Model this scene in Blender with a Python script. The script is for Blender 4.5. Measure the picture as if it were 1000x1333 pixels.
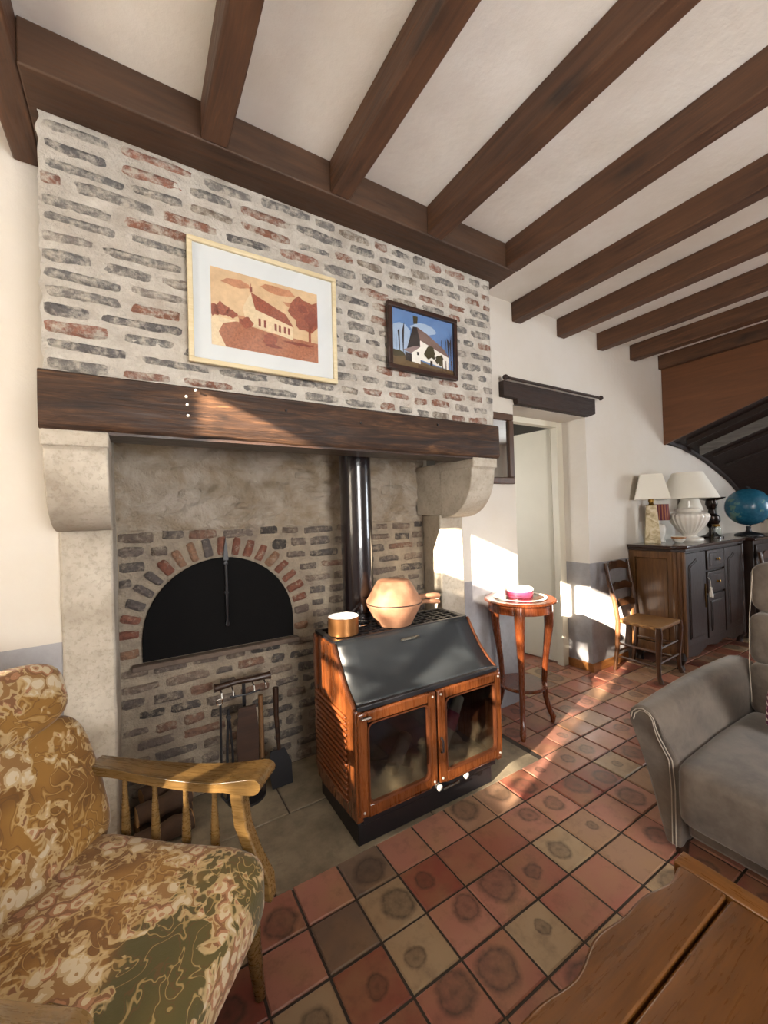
import bpy, bmesh, math, random
from mathutils import Vector, Matrix, noise as mnoise

for o in list(bpy.data.objects):
    bpy.data.objects.remove(o)
scene = bpy.context.scene
COL = scene.collection
PI = math.pi

# ------------------------------------------------------------------ camera
CAM_H = 1.45
F_PX, ROLL, YAW, PITCH = 529.0, math.atan(0.0295), math.atan(325 / 529.0), 0.00737
cam = bpy.data.cameras.new('camera')
cam.sensor_fit = 'HORIZONTAL'
cam.sensor_width = 36.0
cam.lens = F_PX / 1000.0 * 36.0
cam.clip_start = 0.02
camo = bpy.data.objects.new('camera', cam)
COL.objects.link(camo)
_h = Vector((math.cos(YAW), -math.sin(YAW), 0))
_f0 = Vector((math.sin(YAW), math.cos(YAW), 0))
_f = _f0 * math.cos(PITCH) + Vector((0, 0, 1)) * math.sin(PITCH)
_u = Vector((0, 0, 1)) * math.cos(PITCH) - _f0 * math.sin(PITCH)
_r = _h * math.cos(ROLL) - _u * math.sin(ROLL)
_u2 = _h * math.sin(ROLL) + _u * math.cos(ROLL)
camo.matrix_world = Matrix(((_r.x, _u2.x, -_f.x, 0), (_r.y, _u2.y, -_f.y, 0),
                            (_r.z, _u2.z, -_f.z, CAM_H), (0, 0, 0, 1)))
scene.camera = camo

# ------------------------------------------------------------------ light
world = bpy.data.worlds.new('sky')
scene.world = world
world.use_nodes = True
wn = world.node_tree
bg = wn.nodes['Background']
bg.inputs[0].default_value = (0.80, 0.90, 1.0, 1)
bg.inputs[1].default_value = 1.6

SUN_DIR = Vector((0.96, 0.27, -0.37)).normalized()
sl = bpy.data.lights.new('sun', 'SUN')
sl.energy = 82.0
sl.angle = math.radians(0.55)
sl.color = (1.0, 0.87, 0.70)
so = bpy.data.objects.new('sun', sl)
COL.objects.link(so)
so.rotation_euler = SUN_DIR.to_track_quat('-Z', 'Y').to_euler()

def area(name, loc, direction, sx, sy, power, color):
    l = bpy.data.lights.new(name, 'AREA')
    l.shape = 'RECTANGLE'
    l.size, l.size_y = sx, sy
    l.energy = power
    l.color = color
    o = bpy.data.objects.new(name, l)
    COL.objects.link(o)
    o.location = loc
    o.rotation_euler = Vector(direction).to_track_quat('-Z', 'Y').to_euler()
    return o
# daylight at the left and end window openings, plus two added fill lamps
area('window_daylight_left', (-1.86, 0.88, 1.85), (1, 0, 0), 0.9, 1.5, 20, (0.90, 0.95, 1.0))
area('rear_fill_light', (0.9, -2.86, 1.65), (0, 1, 0.35), 1.5, 1.6, 165, (1.0, 0.98, 0.95))  # added fill behind the viewer, tilted up to brighten the ceiling
area('window_daylight_end', (7.86, -1.35, 1.6), (-1, .45, 0.05), 1.4, 1.4, 110, (0.88, 0.94, 1.0))
area('next_room_fill_light', (1.74, 3.5, 1.6), (1, -.2, 0), 0.9, 1.2, 22, (1.0, 0.97, 0.92))  # added fill lamp inside the windowless next room, brightens the open door

scene.view_settings.view_transform = 'Standard'
scene.view_settings.look = 'None'
scene.view_settings.gamma = 1.0
scene.view_settings.use_curve_mapping = False
scene.view_settings.exposure = 0.42

# ------------------------------------------------------------------ node helpers
def hexc(h):
    h = h.lstrip('#')
    out = []
    for i in (0, 2, 4):
        c = int(h[i:i + 2], 16) / 255.0
        out.append(c / 12.92 if c <= 0.04045 else ((c + 0.055) / 1.055) ** 2.4)
    return (out[0], out[1], out[2], 1.0)

class NB:
    def __init__(s, name):
        s.m = bpy.data.materials.new(name)
        s.m.use_nodes = True
        s.t = s.m.node_tree
        s.p = s.t.nodes['Principled BSDF']
    def n(s, typ, ins=None, **props):
        nd = s.t.nodes.new(typ)
        for k, v in props.items():
            setattr(nd, k, v)
        for k, v in (ins or {}).items():
            s.set(nd.inputs[k], v)
        return nd
    def set(s, sock, v):
        if isinstance(v, bpy.types.NodeSocket):
            s.t.links.new(v, sock)
        elif isinstance(v, str):
            sock.default_value = hexc(v)
        else:
            sock.default_value = v
    def pos(s):
        return s.n('ShaderNodeNewGeometry').outputs['Position']
    def obj(s):
        return s.n('ShaderNodeTexCoord').outputs['Object']
    def rnd(s):
        return s.n('ShaderNodeObjectInfo').outputs['Random']
    def rvec(s, k=20.0):
        r = s.rnd()
        a = s.math('MULTIPLY', r, k)
        b = s.math('MULTIPLY', s.math('FRACT', s.math('MULTIPLY', r, 17.3)), k)
        return s.n('ShaderNodeCombineXYZ', {0: a, 1: b, 2: a}).outputs[0]
    def vadd(s, a, b):
        return s.n('ShaderNodeVectorMath', {0: a, 1: b}, operation='ADD').outputs[0]
    def vmul(s, a, b):
        return s.n('ShaderNodeVectorMath', {0: a, 1: b}, operation='MULTIPLY').outputs[0]
    def sep(s, v):
        return s.n('ShaderNodeSeparateXYZ', {0: v}).outputs
    def noise(s, vec, scale, detail=4.0, rough=0.55, dist=0.0, out=0):
        return s.n('ShaderNodeTexNoise', {'Vector': vec, 'Scale': scale, 'Detail': detail,
                                          'Roughness': rough, 'Distortion': dist}).outputs[out]
    def voro(s, vec, scale, feature='F1', out=0, rand=1.0):
        return s.n('ShaderNodeTexVoronoi', {'Vector': vec, 'Scale': scale, 'Randomness': rand},
                   feature=feature).outputs[out]
    def ramp(s, fac, stops, interp='LINEAR'):
        nd = s.n('ShaderNodeValToRGB', {0: fac})
        cr = nd.color_ramp
        cr.interpolation = interp
        while len(cr.elements) < len(stops):
            cr.elements.new(0.5)
        for e, (p, c) in zip(cr.elements, stops):
            e.position = p
            if isinstance(c, (int, float)):
                e.color = (c, c, c, 1)
            else:
                e.color = hexc(c)
        return nd.outputs[0]
    def mix(s, fac, a, b, mode='MIX'):
        nd = s.n('ShaderNodeMix', {0: fac, 6: a, 7: b}, data_type='RGBA', blend_type=mode)
        return nd.outputs[2]
    def math(s, op, a, b=0.0, clamp=False):
        return s.n('ShaderNodeMath', {0: a, 1: b}, operation=op, use_clamp=clamp).outputs[0]
    def mapr(s, vec, scale=(1, 1, 1), loc=(0, 0, 0), rot=(0, 0, 0)):
        return s.n('ShaderNodeMapping', {'Vector': vec, 'Scale': scale, 'Location': loc, 'Rotation': rot}).outputs[0]
    def bump(s, h, strength=0.3, dist=0.01):
        nd = s.n('ShaderNodeBump', {'Height': h, 'Strength': strength, 'Distance': dist})
        s.set(s.p.inputs['Normal'], nd.outputs[0])
    def fin(s, base=None, rough=0.5, metal=0.0, **kw):
        if base is not None:
            s.set(s.p.inputs['Base Color'], base)
        s.set(s.p.inputs['Roughness'], rough)
        s.set(s.p.inputs['Metallic'], metal)
        for k, v in kw.items():
            s.set(s.p.inputs[k.replace('_', ' ')], v)
        return s.m

MATS = {}
def plain(name, col, rough=0.5, metal=0.0, var=0.12, sc=30.0, bump=0.0, **kw):
    if name in MATS:
        return MATS[name]
    b = NB(name)
    v = b.obj()
    n = b.noise(v, sc, 3)
    c = b.mix(b.math('MULTIPLY', n, var * 2), col, '#1c1714')
    if bump:
        b.bump(b.noise(v, sc * 2.5, 4), bump, 0.004)
    MATS[name] = b.fin(c, rough, metal, **kw)
    return MATS[name]

def wood(name, light, dark, axis='x', sc=1.0, rough=0.5, knots=0.5, bump=0.15, coat=0.0, spec=0.5):
    b = NB(name)
    v = b.vadd(b.obj(), b.rvec())
    st = [13.0 * sc] * 3
    st['xyz'.index(axis)] = 1.1 * sc
    v2 = b.mapr(v, scale=tuple(st))
    n1 = b.noise(v2, 1.6, 6, 0.6, 1.2)
    n2 = b.noise(v2, 9.0, 4, 0.6, 0.4)
    c = b.mix(b.ramp(n1, [(0.32, 0.0), (0.68, 1.0)]), dark, light)
    c = b.mix(b.math('MULTIPLY', b.ramp(n2, [(0.42, 1.0), (0.62, 0.0)]), 0.45), c, dark)
    big = b.noise(v, 2.5 * sc, 2)
    c = b.mix(b.math('MULTIPLY', b.ramp(big, [(0.4, 0.0), (0.65, 1.0)]), 0.35), c, light)
    if knots:
        st2 = [5.0 * sc] * 3
        st2['xyz'.index(axis)] = 1.7 * sc
        k = b.voro(b.vadd(b.mapr(v, scale=tuple(st2)), b.vmul(b.noise(v, 5, 2, out=1), (0.5, 0.5, 0.5))), 1.0)
        c = b.mix(b.math('MULTIPLY', b.ramp(k, [(0.06, 1.0), (0.22, 0.0)]), knots), c, '#1d130d')
    if bump:
        b.bump(n2, bump, 0.004)
    MATS[name] = b.fin(c, b.ramp(n2, [(0.3, rough * 0.8), (0.7, min(1, rough * 1.25))]), Coat_Weight=coat, Coat_Roughness=0.12)
    return MATS[name]

# ------------------------------------------------------------------ geometry helpers
class MB:
    def __init__(s):
        s.v, s.f, s.mi = [], [], []
        s.cur = 0
        s.xf = None
    def add(s, verts, faces):
        k = len(s.v)
        for p in verts:
            p = Vector(p)
            s.v.append(s.xf @ p if s.xf else p)
        for f in faces:
            s.f.append([i + k for i in f])
            s.mi.append(s.cur)
        return s
    def box(s, x0, x1, y0, y1, z0, z1):
        v = [(x, y, z) for z in (z0, z1) for y in (y0, y1) for x in (x0, x1)]
        return s.add(v, [(0, 2, 3, 1), (4, 5, 7, 6), (0, 1, 5, 4), (2, 6, 7, 3), (0, 4, 6, 2), (1, 3, 7, 5)])
    def prism(s, poly, a, b, axis='y'):
        # poly in the two other axes (order kept x,y,z), extruded along axis from a to b
        n = len(poly)
        def P(u, v, w):
            return {'x': (w, u, v), 'y': (u, w, v), 'z': (u, v, w)}[axis]
        vs = [P(u, v, a) for u, v in poly] + [P(u, v, b) for u, v in poly]
        fs = [list(range(n))[::-1], list(range(n, 2 * n))]
        fs += [(i, (i + 1) % n, n + (i + 1) % n, n + i) for i in range(n)]
        return s.add(vs, fs)
    def tube(s, pts, r, n=10, cap=True, flat=1.0):
        pts = [Vector(p) for p in pts]
        m = len(pts)
        rs = r if isinstance(r, (list, tuple)) else [r] * m
        vs, up = [], None
        for i, p in enumerate(pts):
            d = (pts[min(i + 1, m - 1)] - pts[max(i - 1, 0)]).normalized()
            if up is None:
                up = Vector((0, 0, 1)) if abs(d.z) < 0.9 else Vector((1, 0, 0))
            a = d.cross(up).normalized()
            b2 = a.cross(d).normalized()
            up = b2
            for k in range(n):
                t = 2 * PI * k / n
                vs.append(p + (a * math.cos(t) + b2 * math.sin(t) * flat) * rs[i])
        fs = []
        for i in range(m - 1):
            for k in range(n):
                fs.append((i * n + k, i * n + (k + 1) % n, (i + 1) * n + (k + 1) % n, (i + 1) * n + k))
        if cap:
            fs.append(list(range(n))[::-1])
            fs.append([(m - 1) * n + k for k in range(n)])
        return s.add(vs, fs)
    def lathe(s, prof, c=(0, 0, 0), n=24, ribs=0, ribamp=0.0, cap=True):
        vs, fs = [], []
        m = len(prof)
        for r, z in prof:
            for k in range(n):
                t = 2 * PI * k / n
                rr = r * (1 + ribamp * math.cos(ribs * t)) if ribs else r
                vs.append((c[0] + rr * math.cos(t), c[1] + rr * math.sin(t), c[2] + z))
        for i in range(m - 1):
            for k in range(n):
                fs.append((i * n + k, i * n + (k + 1) % n, (i + 1) * n + (k + 1) % n, (i + 1) * n + k))
        if cap and prof[0][0] > 1e-4:
            fs.append(list(range(n))[::-1])
        if cap and prof[-1][0] > 1e-4:
            fs.append([(m - 1) * n + k for k in range(n)])
        return s.add(vs, fs)
    def grid(s, fn, nu, nv):
        vs = [fn(i / nu, j / nv) for j in range(nv + 1) for i in range(nu + 1)]
        fs = [(j * (nu + 1) + i, j * (nu + 1) + i + 1, (j + 1) * (nu + 1) + i + 1, (j + 1) * (nu + 1) + i)
              for j in range(nv) for i in range(nu)]
        return s.add(vs, fs)
    def mesh(s, name, mats, smooth=35):
        me = bpy.data.meshes.new(name)
        bm = bmesh.new()
        vs = [bm.verts.new(p) for p in s.v]
        for f, mi in zip(s.f, s.mi):
            try:
                fc = bm.faces.new([vs[i] for i in f])
                fc.material_index = mi
            except ValueError:
                pass
        bmesh.ops.remove_doubles(bm, verts=bm.verts, dist=1e-5)
        bmesh.ops.recalc_face_normals(bm, faces=bm.faces)
        bm.to_mesh(me)
        bm.free()
        for m in (mats if isinstance(mats, (list, tuple)) else [mats]):
            me.materials.append(m)
        if smooth:
            for p in me.polygons:
                p.use_smooth = True
            me.set_sharp_from_angle(angle=math.radians(smooth))
        return me
    def o(s, name, mats, parent=None, bevel=0.0, seg=2, sub=0, smooth=35, label=None, loc=None, solid=0.0):
        ob = bpy.data.objects.new(name, s.mesh(name, mats, smooth))
        COL.objects.link(ob)
        if parent:
            ob.parent = parent
        if loc:
            ob.location = loc
        if label:
            ob['label'] = label
        if solid:
            md = ob.modifiers.new('thick', 'SOLIDIFY')
            md.thickness = solid
        if bevel:
            md = ob.modifiers.new('bevel', 'BEVEL')
            md.width = bevel
            md.segments = seg
            md.limit_method = 'ANGLE'
            md.angle_limit = math.radians(40)
        if sub:
            md = ob.modifiers.new('sub', 'SUBSURF')
            md.levels = md.render_levels = sub
        return ob

def tag(o, label, cat, group=None, kind=None):
    o['label'] = label
    if cat:
        o['category'] = cat
    if group:
        o['group'] = group
    if kind:
        o['kind'] = kind
    return o

def thing(name, label, cat, loc=(0, 0, 0), rz=0.0, group=None):
    o = bpy.data.objects.new(name, None)
    o.empty_display_size = 0.05
    COL.objects.link(o)
    o.location = loc
    o.rotation_euler = (0, 0, rz)
    return tag(o, label, cat, group)

def struct(o, label, cat='wall'):
    return tag(o, label, cat, kind='structure')

def copy_tree(o, parent=None):
    c = o.copy()
    COL.objects.link(c)
    c.parent = parent
    for ch in list(o.children):
        copy_tree(ch, c)
    return c

def rr_poly(x0, x1, z0, z1, r, n=4):
    pts = []
    for cx, cz, a0 in ((x1 - r, z0 + r, -90), (x1 - r, z1 - r, 0), (x0 + r, z1 - r, 90), (x0 + r, z0 + r, 180)):
        for k in range(n + 1):
            a = math.radians(a0 + 90 * k / n)
            pts.append((cx + r * math.cos(a), cz + r * math.sin(a)))
    return pts

# ------------------------------------------------------------------ shared materials
def m_plaster(name, upper, dado=None, dz=0.97):
    b = NB(name)
    v = b.pos()
    n = b.noise(v, 1.3, 5, 0.6)
    n2 = b.noise(v, 22, 5, 0.65)
    c = b.mix(b.ramp(n, [(0.35, 0.0), (0.7, 0.5)]), upper, '#c9bda9')
    if dado:
        z = b.sep(v)[2]
        e = b.math('ADD', z, b.math('MULTIPLY', b.math('SUBTRACT', b.noise(v, 6, 3), 0.5), 0.012))
        f = b.math('LESS_THAN', e, dz)
        d = b.mix(b.ramp(b.noise(v, 5, 5, 0.7), [(0.35, 0.0), (0.7, 1.0)]), dado, '#a3a2a6')
        c = b.mix(f, c, d)
    b.bump(b.math('ADD', n2, b.math('MULTIPLY', b.noise(v, 5, 3), 2.0)), 0.22, 0.012)
    return b.fin(c, 0.85)
M_WALL = m_plaster('wall_plaster', '#d4cec5', '#8f8c8c', 0.965)
M_CEIL = m_plaster('ceiling_plaster', '#f0ede7')
M_BEAM_Y = wood('beam_wood', '#6a4830', '#392316', 'y', 1.0, 0.55, 0.75, 0.2)
M_BEAM_X = wood('header_wood', '#553a26', '#322013', 'x', 1.0, 0.6, 0.4, 0.2)
M_DARK = wood('dark_wood', '#3f2718', '#1f130c', 'x', 1.2, 0.4, 0.2, 0.1)
M_TRIM = wood('lintel_wood', '#3a261b', '#20150f', 'x', 1.4, 0.7, 0.2, 0.1)
M_BASEB = wood('skirting_wood', '#b57a3e', '#7a4a22', 'x', 1.5, 0.45, 0.2, 0.1)
M_CREAM = plain('cream_paint', '#d9d2bf', 0.42, var=0.05, sc=6)
M_BLACK = plain('black_iron', '#15151a', 0.45, var=0.2, sc=25, bump=0.1)
M_SOOT = plain('sooty_black_sheet', '#060607', 0.85, var=0.1, sc=12, bump=0.15, Specular_IOR_Level=0.15)
M_BRASS = plain('brass', '#8a6a35', 0.35, 1.0)
M_WHITE = plain('white_ceramic', '#e9e4da', 0.3, var=0.03)

def m_glass(name, tint='#ffffff', gloss=0.10, rough=0.02):
    b = NB(name)
    t = b.t
    tr = b.n('ShaderNodeBsdfTransparent', {0: tint})
    gl = b.n('ShaderNodeBsdfGlossy', {0: '#ffffff', 'Roughness': rough})
    lw = b.n('ShaderNodeFresnel', {0: 1.5})
    f = b.math('MULTIPLY', b.math('ADD', lw.outputs[0], gloss - 0.04, True), b.math('SUBTRACT', 1.0, b.n('ShaderNodeNewGeometry').outputs['Backfacing']))
    mx = b.n('ShaderNodeMixShader', {0: f, 1: tr.outputs[0], 2: gl.outputs[0]})
    t.links.new(mx.outputs[0], t.nodes['Material Output'].inputs[0])
    return b.m
M_PANE = m_glass('window_glass', gloss=0.05)
M_CLEAR = m_glass('clear_glass', '#f2f7f5', gloss=0.08)

def m_tile():
    b = NB('terracotta_tile')
    v = b.obj()
    r = b.rnd()
    r2 = b.math('FRACT', b.math('MULTIPLY', r, 31.7))
    r3 = b.math('FRACT', b.math('MULTIPLY', r, 77.1))
    r4 = b.math('FRACT', b.math('MULTIPLY', r, 143.9))
    wv = b.vadd(v, b.rvec(30))
    base = b.ramp(r, [(0.0, '#8c4d40'), (0.18, '#a26959'), (0.42, '#ad7766'), (0.60, '#986252'), (0.74, '#a99275'), (0.86, '#9f7c64'), (0.96, '#776456')], 'CONSTANT')
    n = b.noise(wv, 6, 3, 0.5)
    tan = b.ramp(n, [(0.40, 0.0), (0.72, 1.0)])
    c = b.mix(b.math('MULTIPLY', tan, 0.55), base, '#a5845f')
    # round firing stain, off-centre, only on some of the tiles
    cx = b.math('MULTIPLY', b.math('SUBTRACT', r2, 0.5), 0.07)
    cy = b.math('MULTIPLY', b.math('SUBTRACT', r3, 0.5), 0.07)
    cen = b.n('ShaderNodeCombineXYZ', {0: cx, 1: cy, 2: 0.0}).outputs[0]
    dv = b.n('ShaderNodeVectorMath', {0: b.vadd(v, b.vmul(b.vadd(b.noise(wv, 13, 4, out=1), (-0.5, -0.5, -0.5)), (0.05, 0.05, 0.0))), 1: cen}, operation='DISTANCE').outputs['Value']
    rad = b.math('ADD', b.math('MULTIPLY', r4, 0.05), 0.024)
    q = b.math('DIVIDE', dv, rad)
    ring = b.ramp(b.math('MULTIPLY', q, 0.6), [(0.0, 0.75), (0.25, 0.45), (0.44, 0.55), (0.52, 0.85), (0.60, 0.5), (0.72, 0.0)])
    has = b.math('GREATER_THAN', r3, 0.34)
    st = b.math('MULTIPLY', b.math('MULTIPLY', ring, has), b.ramp(b.noise(wv, 60, 3), [(0.3, 0.6), (0.65, 1.0)]))
    c = b.mix(st, c, '#3f332b')
    dk = b.ramp(b.noise(wv, 14, 4, 0.7), [(0.5, 0.0), (0.75, 1.0)])
    c = b.mix(b.math('MULTIPLY', dk, 0.4), c, '#4a3a30')
    b.bump(b.noise(wv, 60, 3), 0.08, 0.003)
    return b.fin(c, b.ramp(n, [(0.3, 0.28), (0.7, 0.42)]))
M_TILE = m_tile()
M_GROUT = plain('cement_joint', '#4b423a', 0.9, var=0.25, sc=40, bump=0.3)

# ------------------------------------------------------------------ room shell
XL, XR, YF, YB, ZC = -1.6, 7.6, -2.6, 2.13, 3.062
WT = 0.26
# main wall (fireplace, doorway), built round its openings
w = MB()
w.box(XL - .2, -0.262, YB, YB + WT, 0, ZC + .1)
w.box(-0.262, 1.927, YB + .36, YB + WT + .2, 0, ZC + .1)
w.box(1.927, 2.50, YB, YB + WT, 0, ZC + .1)
w.box(2.50, 3.44, YB, YB + WT, 2.265, ZC + .1)
w.box(3.44, XR + .2, YB, YB + WT, 0, ZC + .1)
w.box(-0.262, 1.927, YB, YB + .36, 2.9, ZC + .1)
struct(w.o('wall_back', M_WALL, smooth=0), 'white plastered wall with grey painted lower band, behind fireplace and doorway')
# left wall with the sunny window
LW = (0.42, 1.29, 1.18, 2.79)
w = MB()
w.box(XL - .25, XL, YF, LW[0], 0, ZC + .1)
w.box(XL - .25, XL, LW[1], YB, 0, ZC + .1)
w.box(XL - .25, XL, LW[0], LW[1], 0, LW[2])
w.box(XL - .25, XL, LW[0], LW[1], LW[3], ZC + .1)
struct(w.o('wall_left', M_WALL, smooth=0), 'white plastered wall left of the armchair, with a window')
RW = [(0.15, 1.65, 0.85, 2.45), (-2.1, -0.6, 0.85, 2.30)]
w = MB()
w.box(XL - .25, RW[0][0], YF - .25, YF, 0, ZC + .1)
w.box(RW[0][1], XR + .2, YF - .25, YF, 0, ZC + .1)
w.box(RW[0][0], RW[0][1], YF - .25, YF, 0, RW[0][2])
w.box(RW[0][0], RW[0][1], YF - .25, YF, RW[0][3], ZC + .1)
struct(w.o('wall_front', M_WALL, smooth=0), 'white plastered wall behind the viewer with an added wide window')
w = MB()
w.box(XR, XR + .2, YF, RW[1][0], 0, ZC + .1)
w.box(XR, XR + .2, RW[1][1], YB, 0, ZC + .1)
w.box(XR, XR + .2, RW[1][0], RW[1][1], 0, RW[1][2])
w.box(XR, XR + .2, RW[1][0], RW[1][1], RW[1][3], ZC + .1)
struct(w.o('wall_right', M_WALL, smooth=0), 'plastered end wall beyond the staircase with a window')
struct(MB().box(XL - .25, XR + .2, YF - .25, YB + .4, ZC, ZC + .12).o('ceiling', M_CEIL, smooth=0), 'white plaster ceiling between dark wooden beams', 'ceiling')
# floor slab and tiles
fl = struct(MB().box(XL - .25, XR + .2, YF - .25, YB + .4, -0.12, -0.006).o('floor', M_GROUT, smooth=0), 'old red terracotta tiled floor with dark joints', 'floor')
HX0, HX1, HY0 = -0.262, 1.985, 1.575

def proj(X, Y, Z):
    d = Vector((X, Y, Z - CAM_H))
    f = d.dot(_f)
    if f < 0.05:
        return None
    return 500 + F_PX * d.dot(_r) / f, 666.5 - F_PX * d.dot(_u2) / f, f

PXT, PYT = 0.1905, 0.1853
def tile_mesh(name, sx, sy):
    g, b = 0.0045, 0.004
    m = MB()
    hx, hy = sx / 2 - g, sy / 2 - g
    r1 = [(-hx, -hy), (hx, -hy), (hx, hy), (-hx, hy)]
    r2 = [(x * (1 - b / hx), y * (1 - b / hy)) for x, y in r1]
    m.add([(x, y, -.015) for x, y in r1] + [(x, y, -.0035) for x, y in r1] + [(x, y, 0) for x, y in r2],
          [(8, 9, 10, 11)] + [(a + i, a + (i + 1) % 4, a + 4 + (i + 1) % 4, a + 4 + i) for a in (0, 4) for i in range(4)])
    return m.mesh(name, M_TILE, 30)
TILE = tile_mesh('floor_tile', PXT, PYT)
rng = random.Random(11)
cells = []
for i in range(-16, 36):
    for j in range(-23, 8):
        cx, cy = 1.067 + PXT * (i + .5), 1.212 + PYT * (j + .5)
        if cx < XL or cx > XR or cy < YF or (cy > YB + .02 and not (2.45 < cx < 3.5)):
            continue
        if cx > HX0 - .05 and cx < HX1 and cy > HY0:
            continue
        p = proj(cx, cy, 0)
        vis = 0
        if p and -60 < p[0] < 1060 and p[1] < 1400:
            vis = 1.0 / p[2] ** 3
            if p[0] > 870 + max(0, 1010 - p[1]) * .0 and p[1] > 895:
                vis *= 0.05      # behind the grey sofa
            if p[0] < 330 and p[1] > 1090:
                vis *= 0.3       # under the armchair
        cells.append((vis, cx, cy))
cells.sort(reverse=True)
for k, (vis, cx, cy) in enumerate(cells[:298]):
    t = bpy.data.objects.new('floor_tile', TILE)
    COL.objects.link(t)
    t.parent = fl
    t.location = (cx, cy, rng.uniform(-.0015, .0015))
    t.rotation_euler = (rng.uniform(-.006, .006), rng.uniform(-.006, .006), rng.choice((0, PI)))
m = MB()
for vis, cx, cy in cells[298:]:
    hx, hy = PXT / 2 - .0035, PYT / 2 - .0035
    m.box(cx - hx, cx + hx, cy - hy, cy + hy, -.012, rng.uniform(-.0015, .0015))
b = NB('terracotta_far')
v = b.pos()
cell = b.n('ShaderNodeTexWhiteNoise', {'Vector': b.n('ShaderNodeVectorMath', {0: b.vmul(b.vadd(v, (-1.067, -1.212, 0)), (1 / PXT, 1 / PYT, 0))}, operation='FLOOR').outputs[0]}).outputs[0]
c = b.ramp(cell, [(0.0, '#7f3a2c'), (0.3, '#96503a'), (0.55, '#a06048'), (0.8, '#8a6a4c'), (0.95, '#5e4a3c')], 'CONSTANT')
c = b.mix(b.math('MULTIPLY', b.ramp(b.noise(v, 9, 4), [(0.5, 0.0), (0.7, 1.0)]), 0.5), c, '#4a3a30')
M_TFAR = b.fin(c, 0.4)
rest = m.o('floor_tiles_far', M_TFAR, fl, smooth=0)
rest['kind'] = 'stuff'

# wooden skirting right of the doorway
struct(MB().box(3.425, 4.0, YB - .014, YB, 0, .075).box(3.425, 3.44, YB, YB + WT, 0, .075).o('baseboard_back', M_BASEB, bevel=.003), 'low yellow wooden skirting board beside the doorway', 'baseboard')

# windows (out of view, they let daylight in; the rear one is added for fill)
def window(name, horizontal, a0, a1, z0, z1, c, label, nv=1, nh=2):
    root = thing(name, label, 'window', ((c if not horizontal else (a0 + a1) / 2), ((a0 + a1) / 2 if not horizontal else c), z0))
    root['kind'] = 'structure'
    W, H = a1 - a0, z1 - z0
    def bx(m, u0, u1, t0, t1, q0, q1):
        if horizontal:
            m.box(u0, u1, t0, t1, q0, q1)
        else:
            m.box(t0, t1, u0, u1, q0, q1)
    m = MB()
    e = .055
    bx(m, -W / 2, -W / 2 + e, -.03, .03, 0, H)
    bx(m, W / 2 - e, W / 2, -.03, .03, 0, H)
    bx(m, -W / 2 + e, W / 2 - e, -.03, .03, 0, e)
    bx(m, -W / 2 + e, W / 2 - e, -.03, .03, H - e, H)
    m.o('frame', M_CREAM, root, bevel=.004)
    for i in range(nv):
        u = -W / 2 + W * (i + 1) / (nv + 1)
        m = MB()
        bx(m, u - .03, u + .03, -.022, .022, e, H - e)
        m.o('mullion', M_CREAM, root)
    for j in range(nh):
        q = H * (j + 1) / (nh + 1)
        m = MB()
        bx(m, -W / 2 + e, W / 2 - e, -.016, .016, q - .016, q + .016)
        m.o('glazing_bar', M_CREAM, root)
    for i in range(nv + 1):
        for j in range(nh + 1):
            m = MB()
            u0, u1 = -W / 2 + W * i / (nv + 1) + .02, -W / 2 + W * (i + 1) / (nv + 1) - .02
            q0, q1 = H * j / (nh + 1) + .012, H * (j + 1) / (nh + 1) - .012
            bx(m, u0, u1, -.002, .002, q0, q1)
            m.o('pane', M_PANE, root, smooth=0)
window('window_1', False, LW[0], LW[1], LW[2], LW[3], XL - .12, 'tall small-paned window in the left wall letting the sun in')
window('window_2', True, RW[0][0], RW[0][1], .85, 2.45, YF - .1, 'unseen wide small-paned window behind the viewer, added for fill daylight')
window('window_3', False, RW[1][0], RW[1][1], .85, 2.30, XR + .1, 'small-paned window in the far end wall')

b = NB('sun_softening_net')  # added unseen curtain, its patchy transparency softens and dapples the sun
v = b.pos()
fold = b.noise(b.mapr(v, scale=(1, 9, .6)), 1.5, 3, .6, .5)
dap = b.noise(b.mapr(v, scale=(1, 1, 1.3)), 5.5, 2, .5, .3)
tr_ = b.n('ShaderNodeBsdfTransparent', {0: '#ffffff'})
df_ = b.n('ShaderNodeBsdfTranslucent', {0: '#a8a49c'})
fac = b.math('MULTIPLY', b.ramp(fold, [(.35, .16), (.65, .36)]), b.ramp(dap, [(.42, .2), (.60, 1.0)]))
mx_ = b.n('ShaderNodeMixShader', {0: fac, 1: df_.outputs[0], 2: tr_.outputs[0]})
b.t.links.new(mx_.outputs[0], b.t.nodes['Material Output'].inputs[0])
M_NET = b.m
ncr = thing('sun_softening_net', 'unseen half-height net curtain added across the left window to soften the sun', 'curtain', (XL - .05, (LW[0] + LW[1]) / 2, LW[2]))
HC = 2.36 - LW[2]
MB().grid(lambda u, w: (.014 * math.sin(u * 46), (u - .5) * (LW[1] - LW[0] - .02), .01 + (HC - .01) * w), 120, 2).o('net', M_NET, ncr, smooth=60)
MB().tube([(0, -.46, HC), (0, .46, HC)], .006, 8).o('rod', M_BRASS, ncr)

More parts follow.
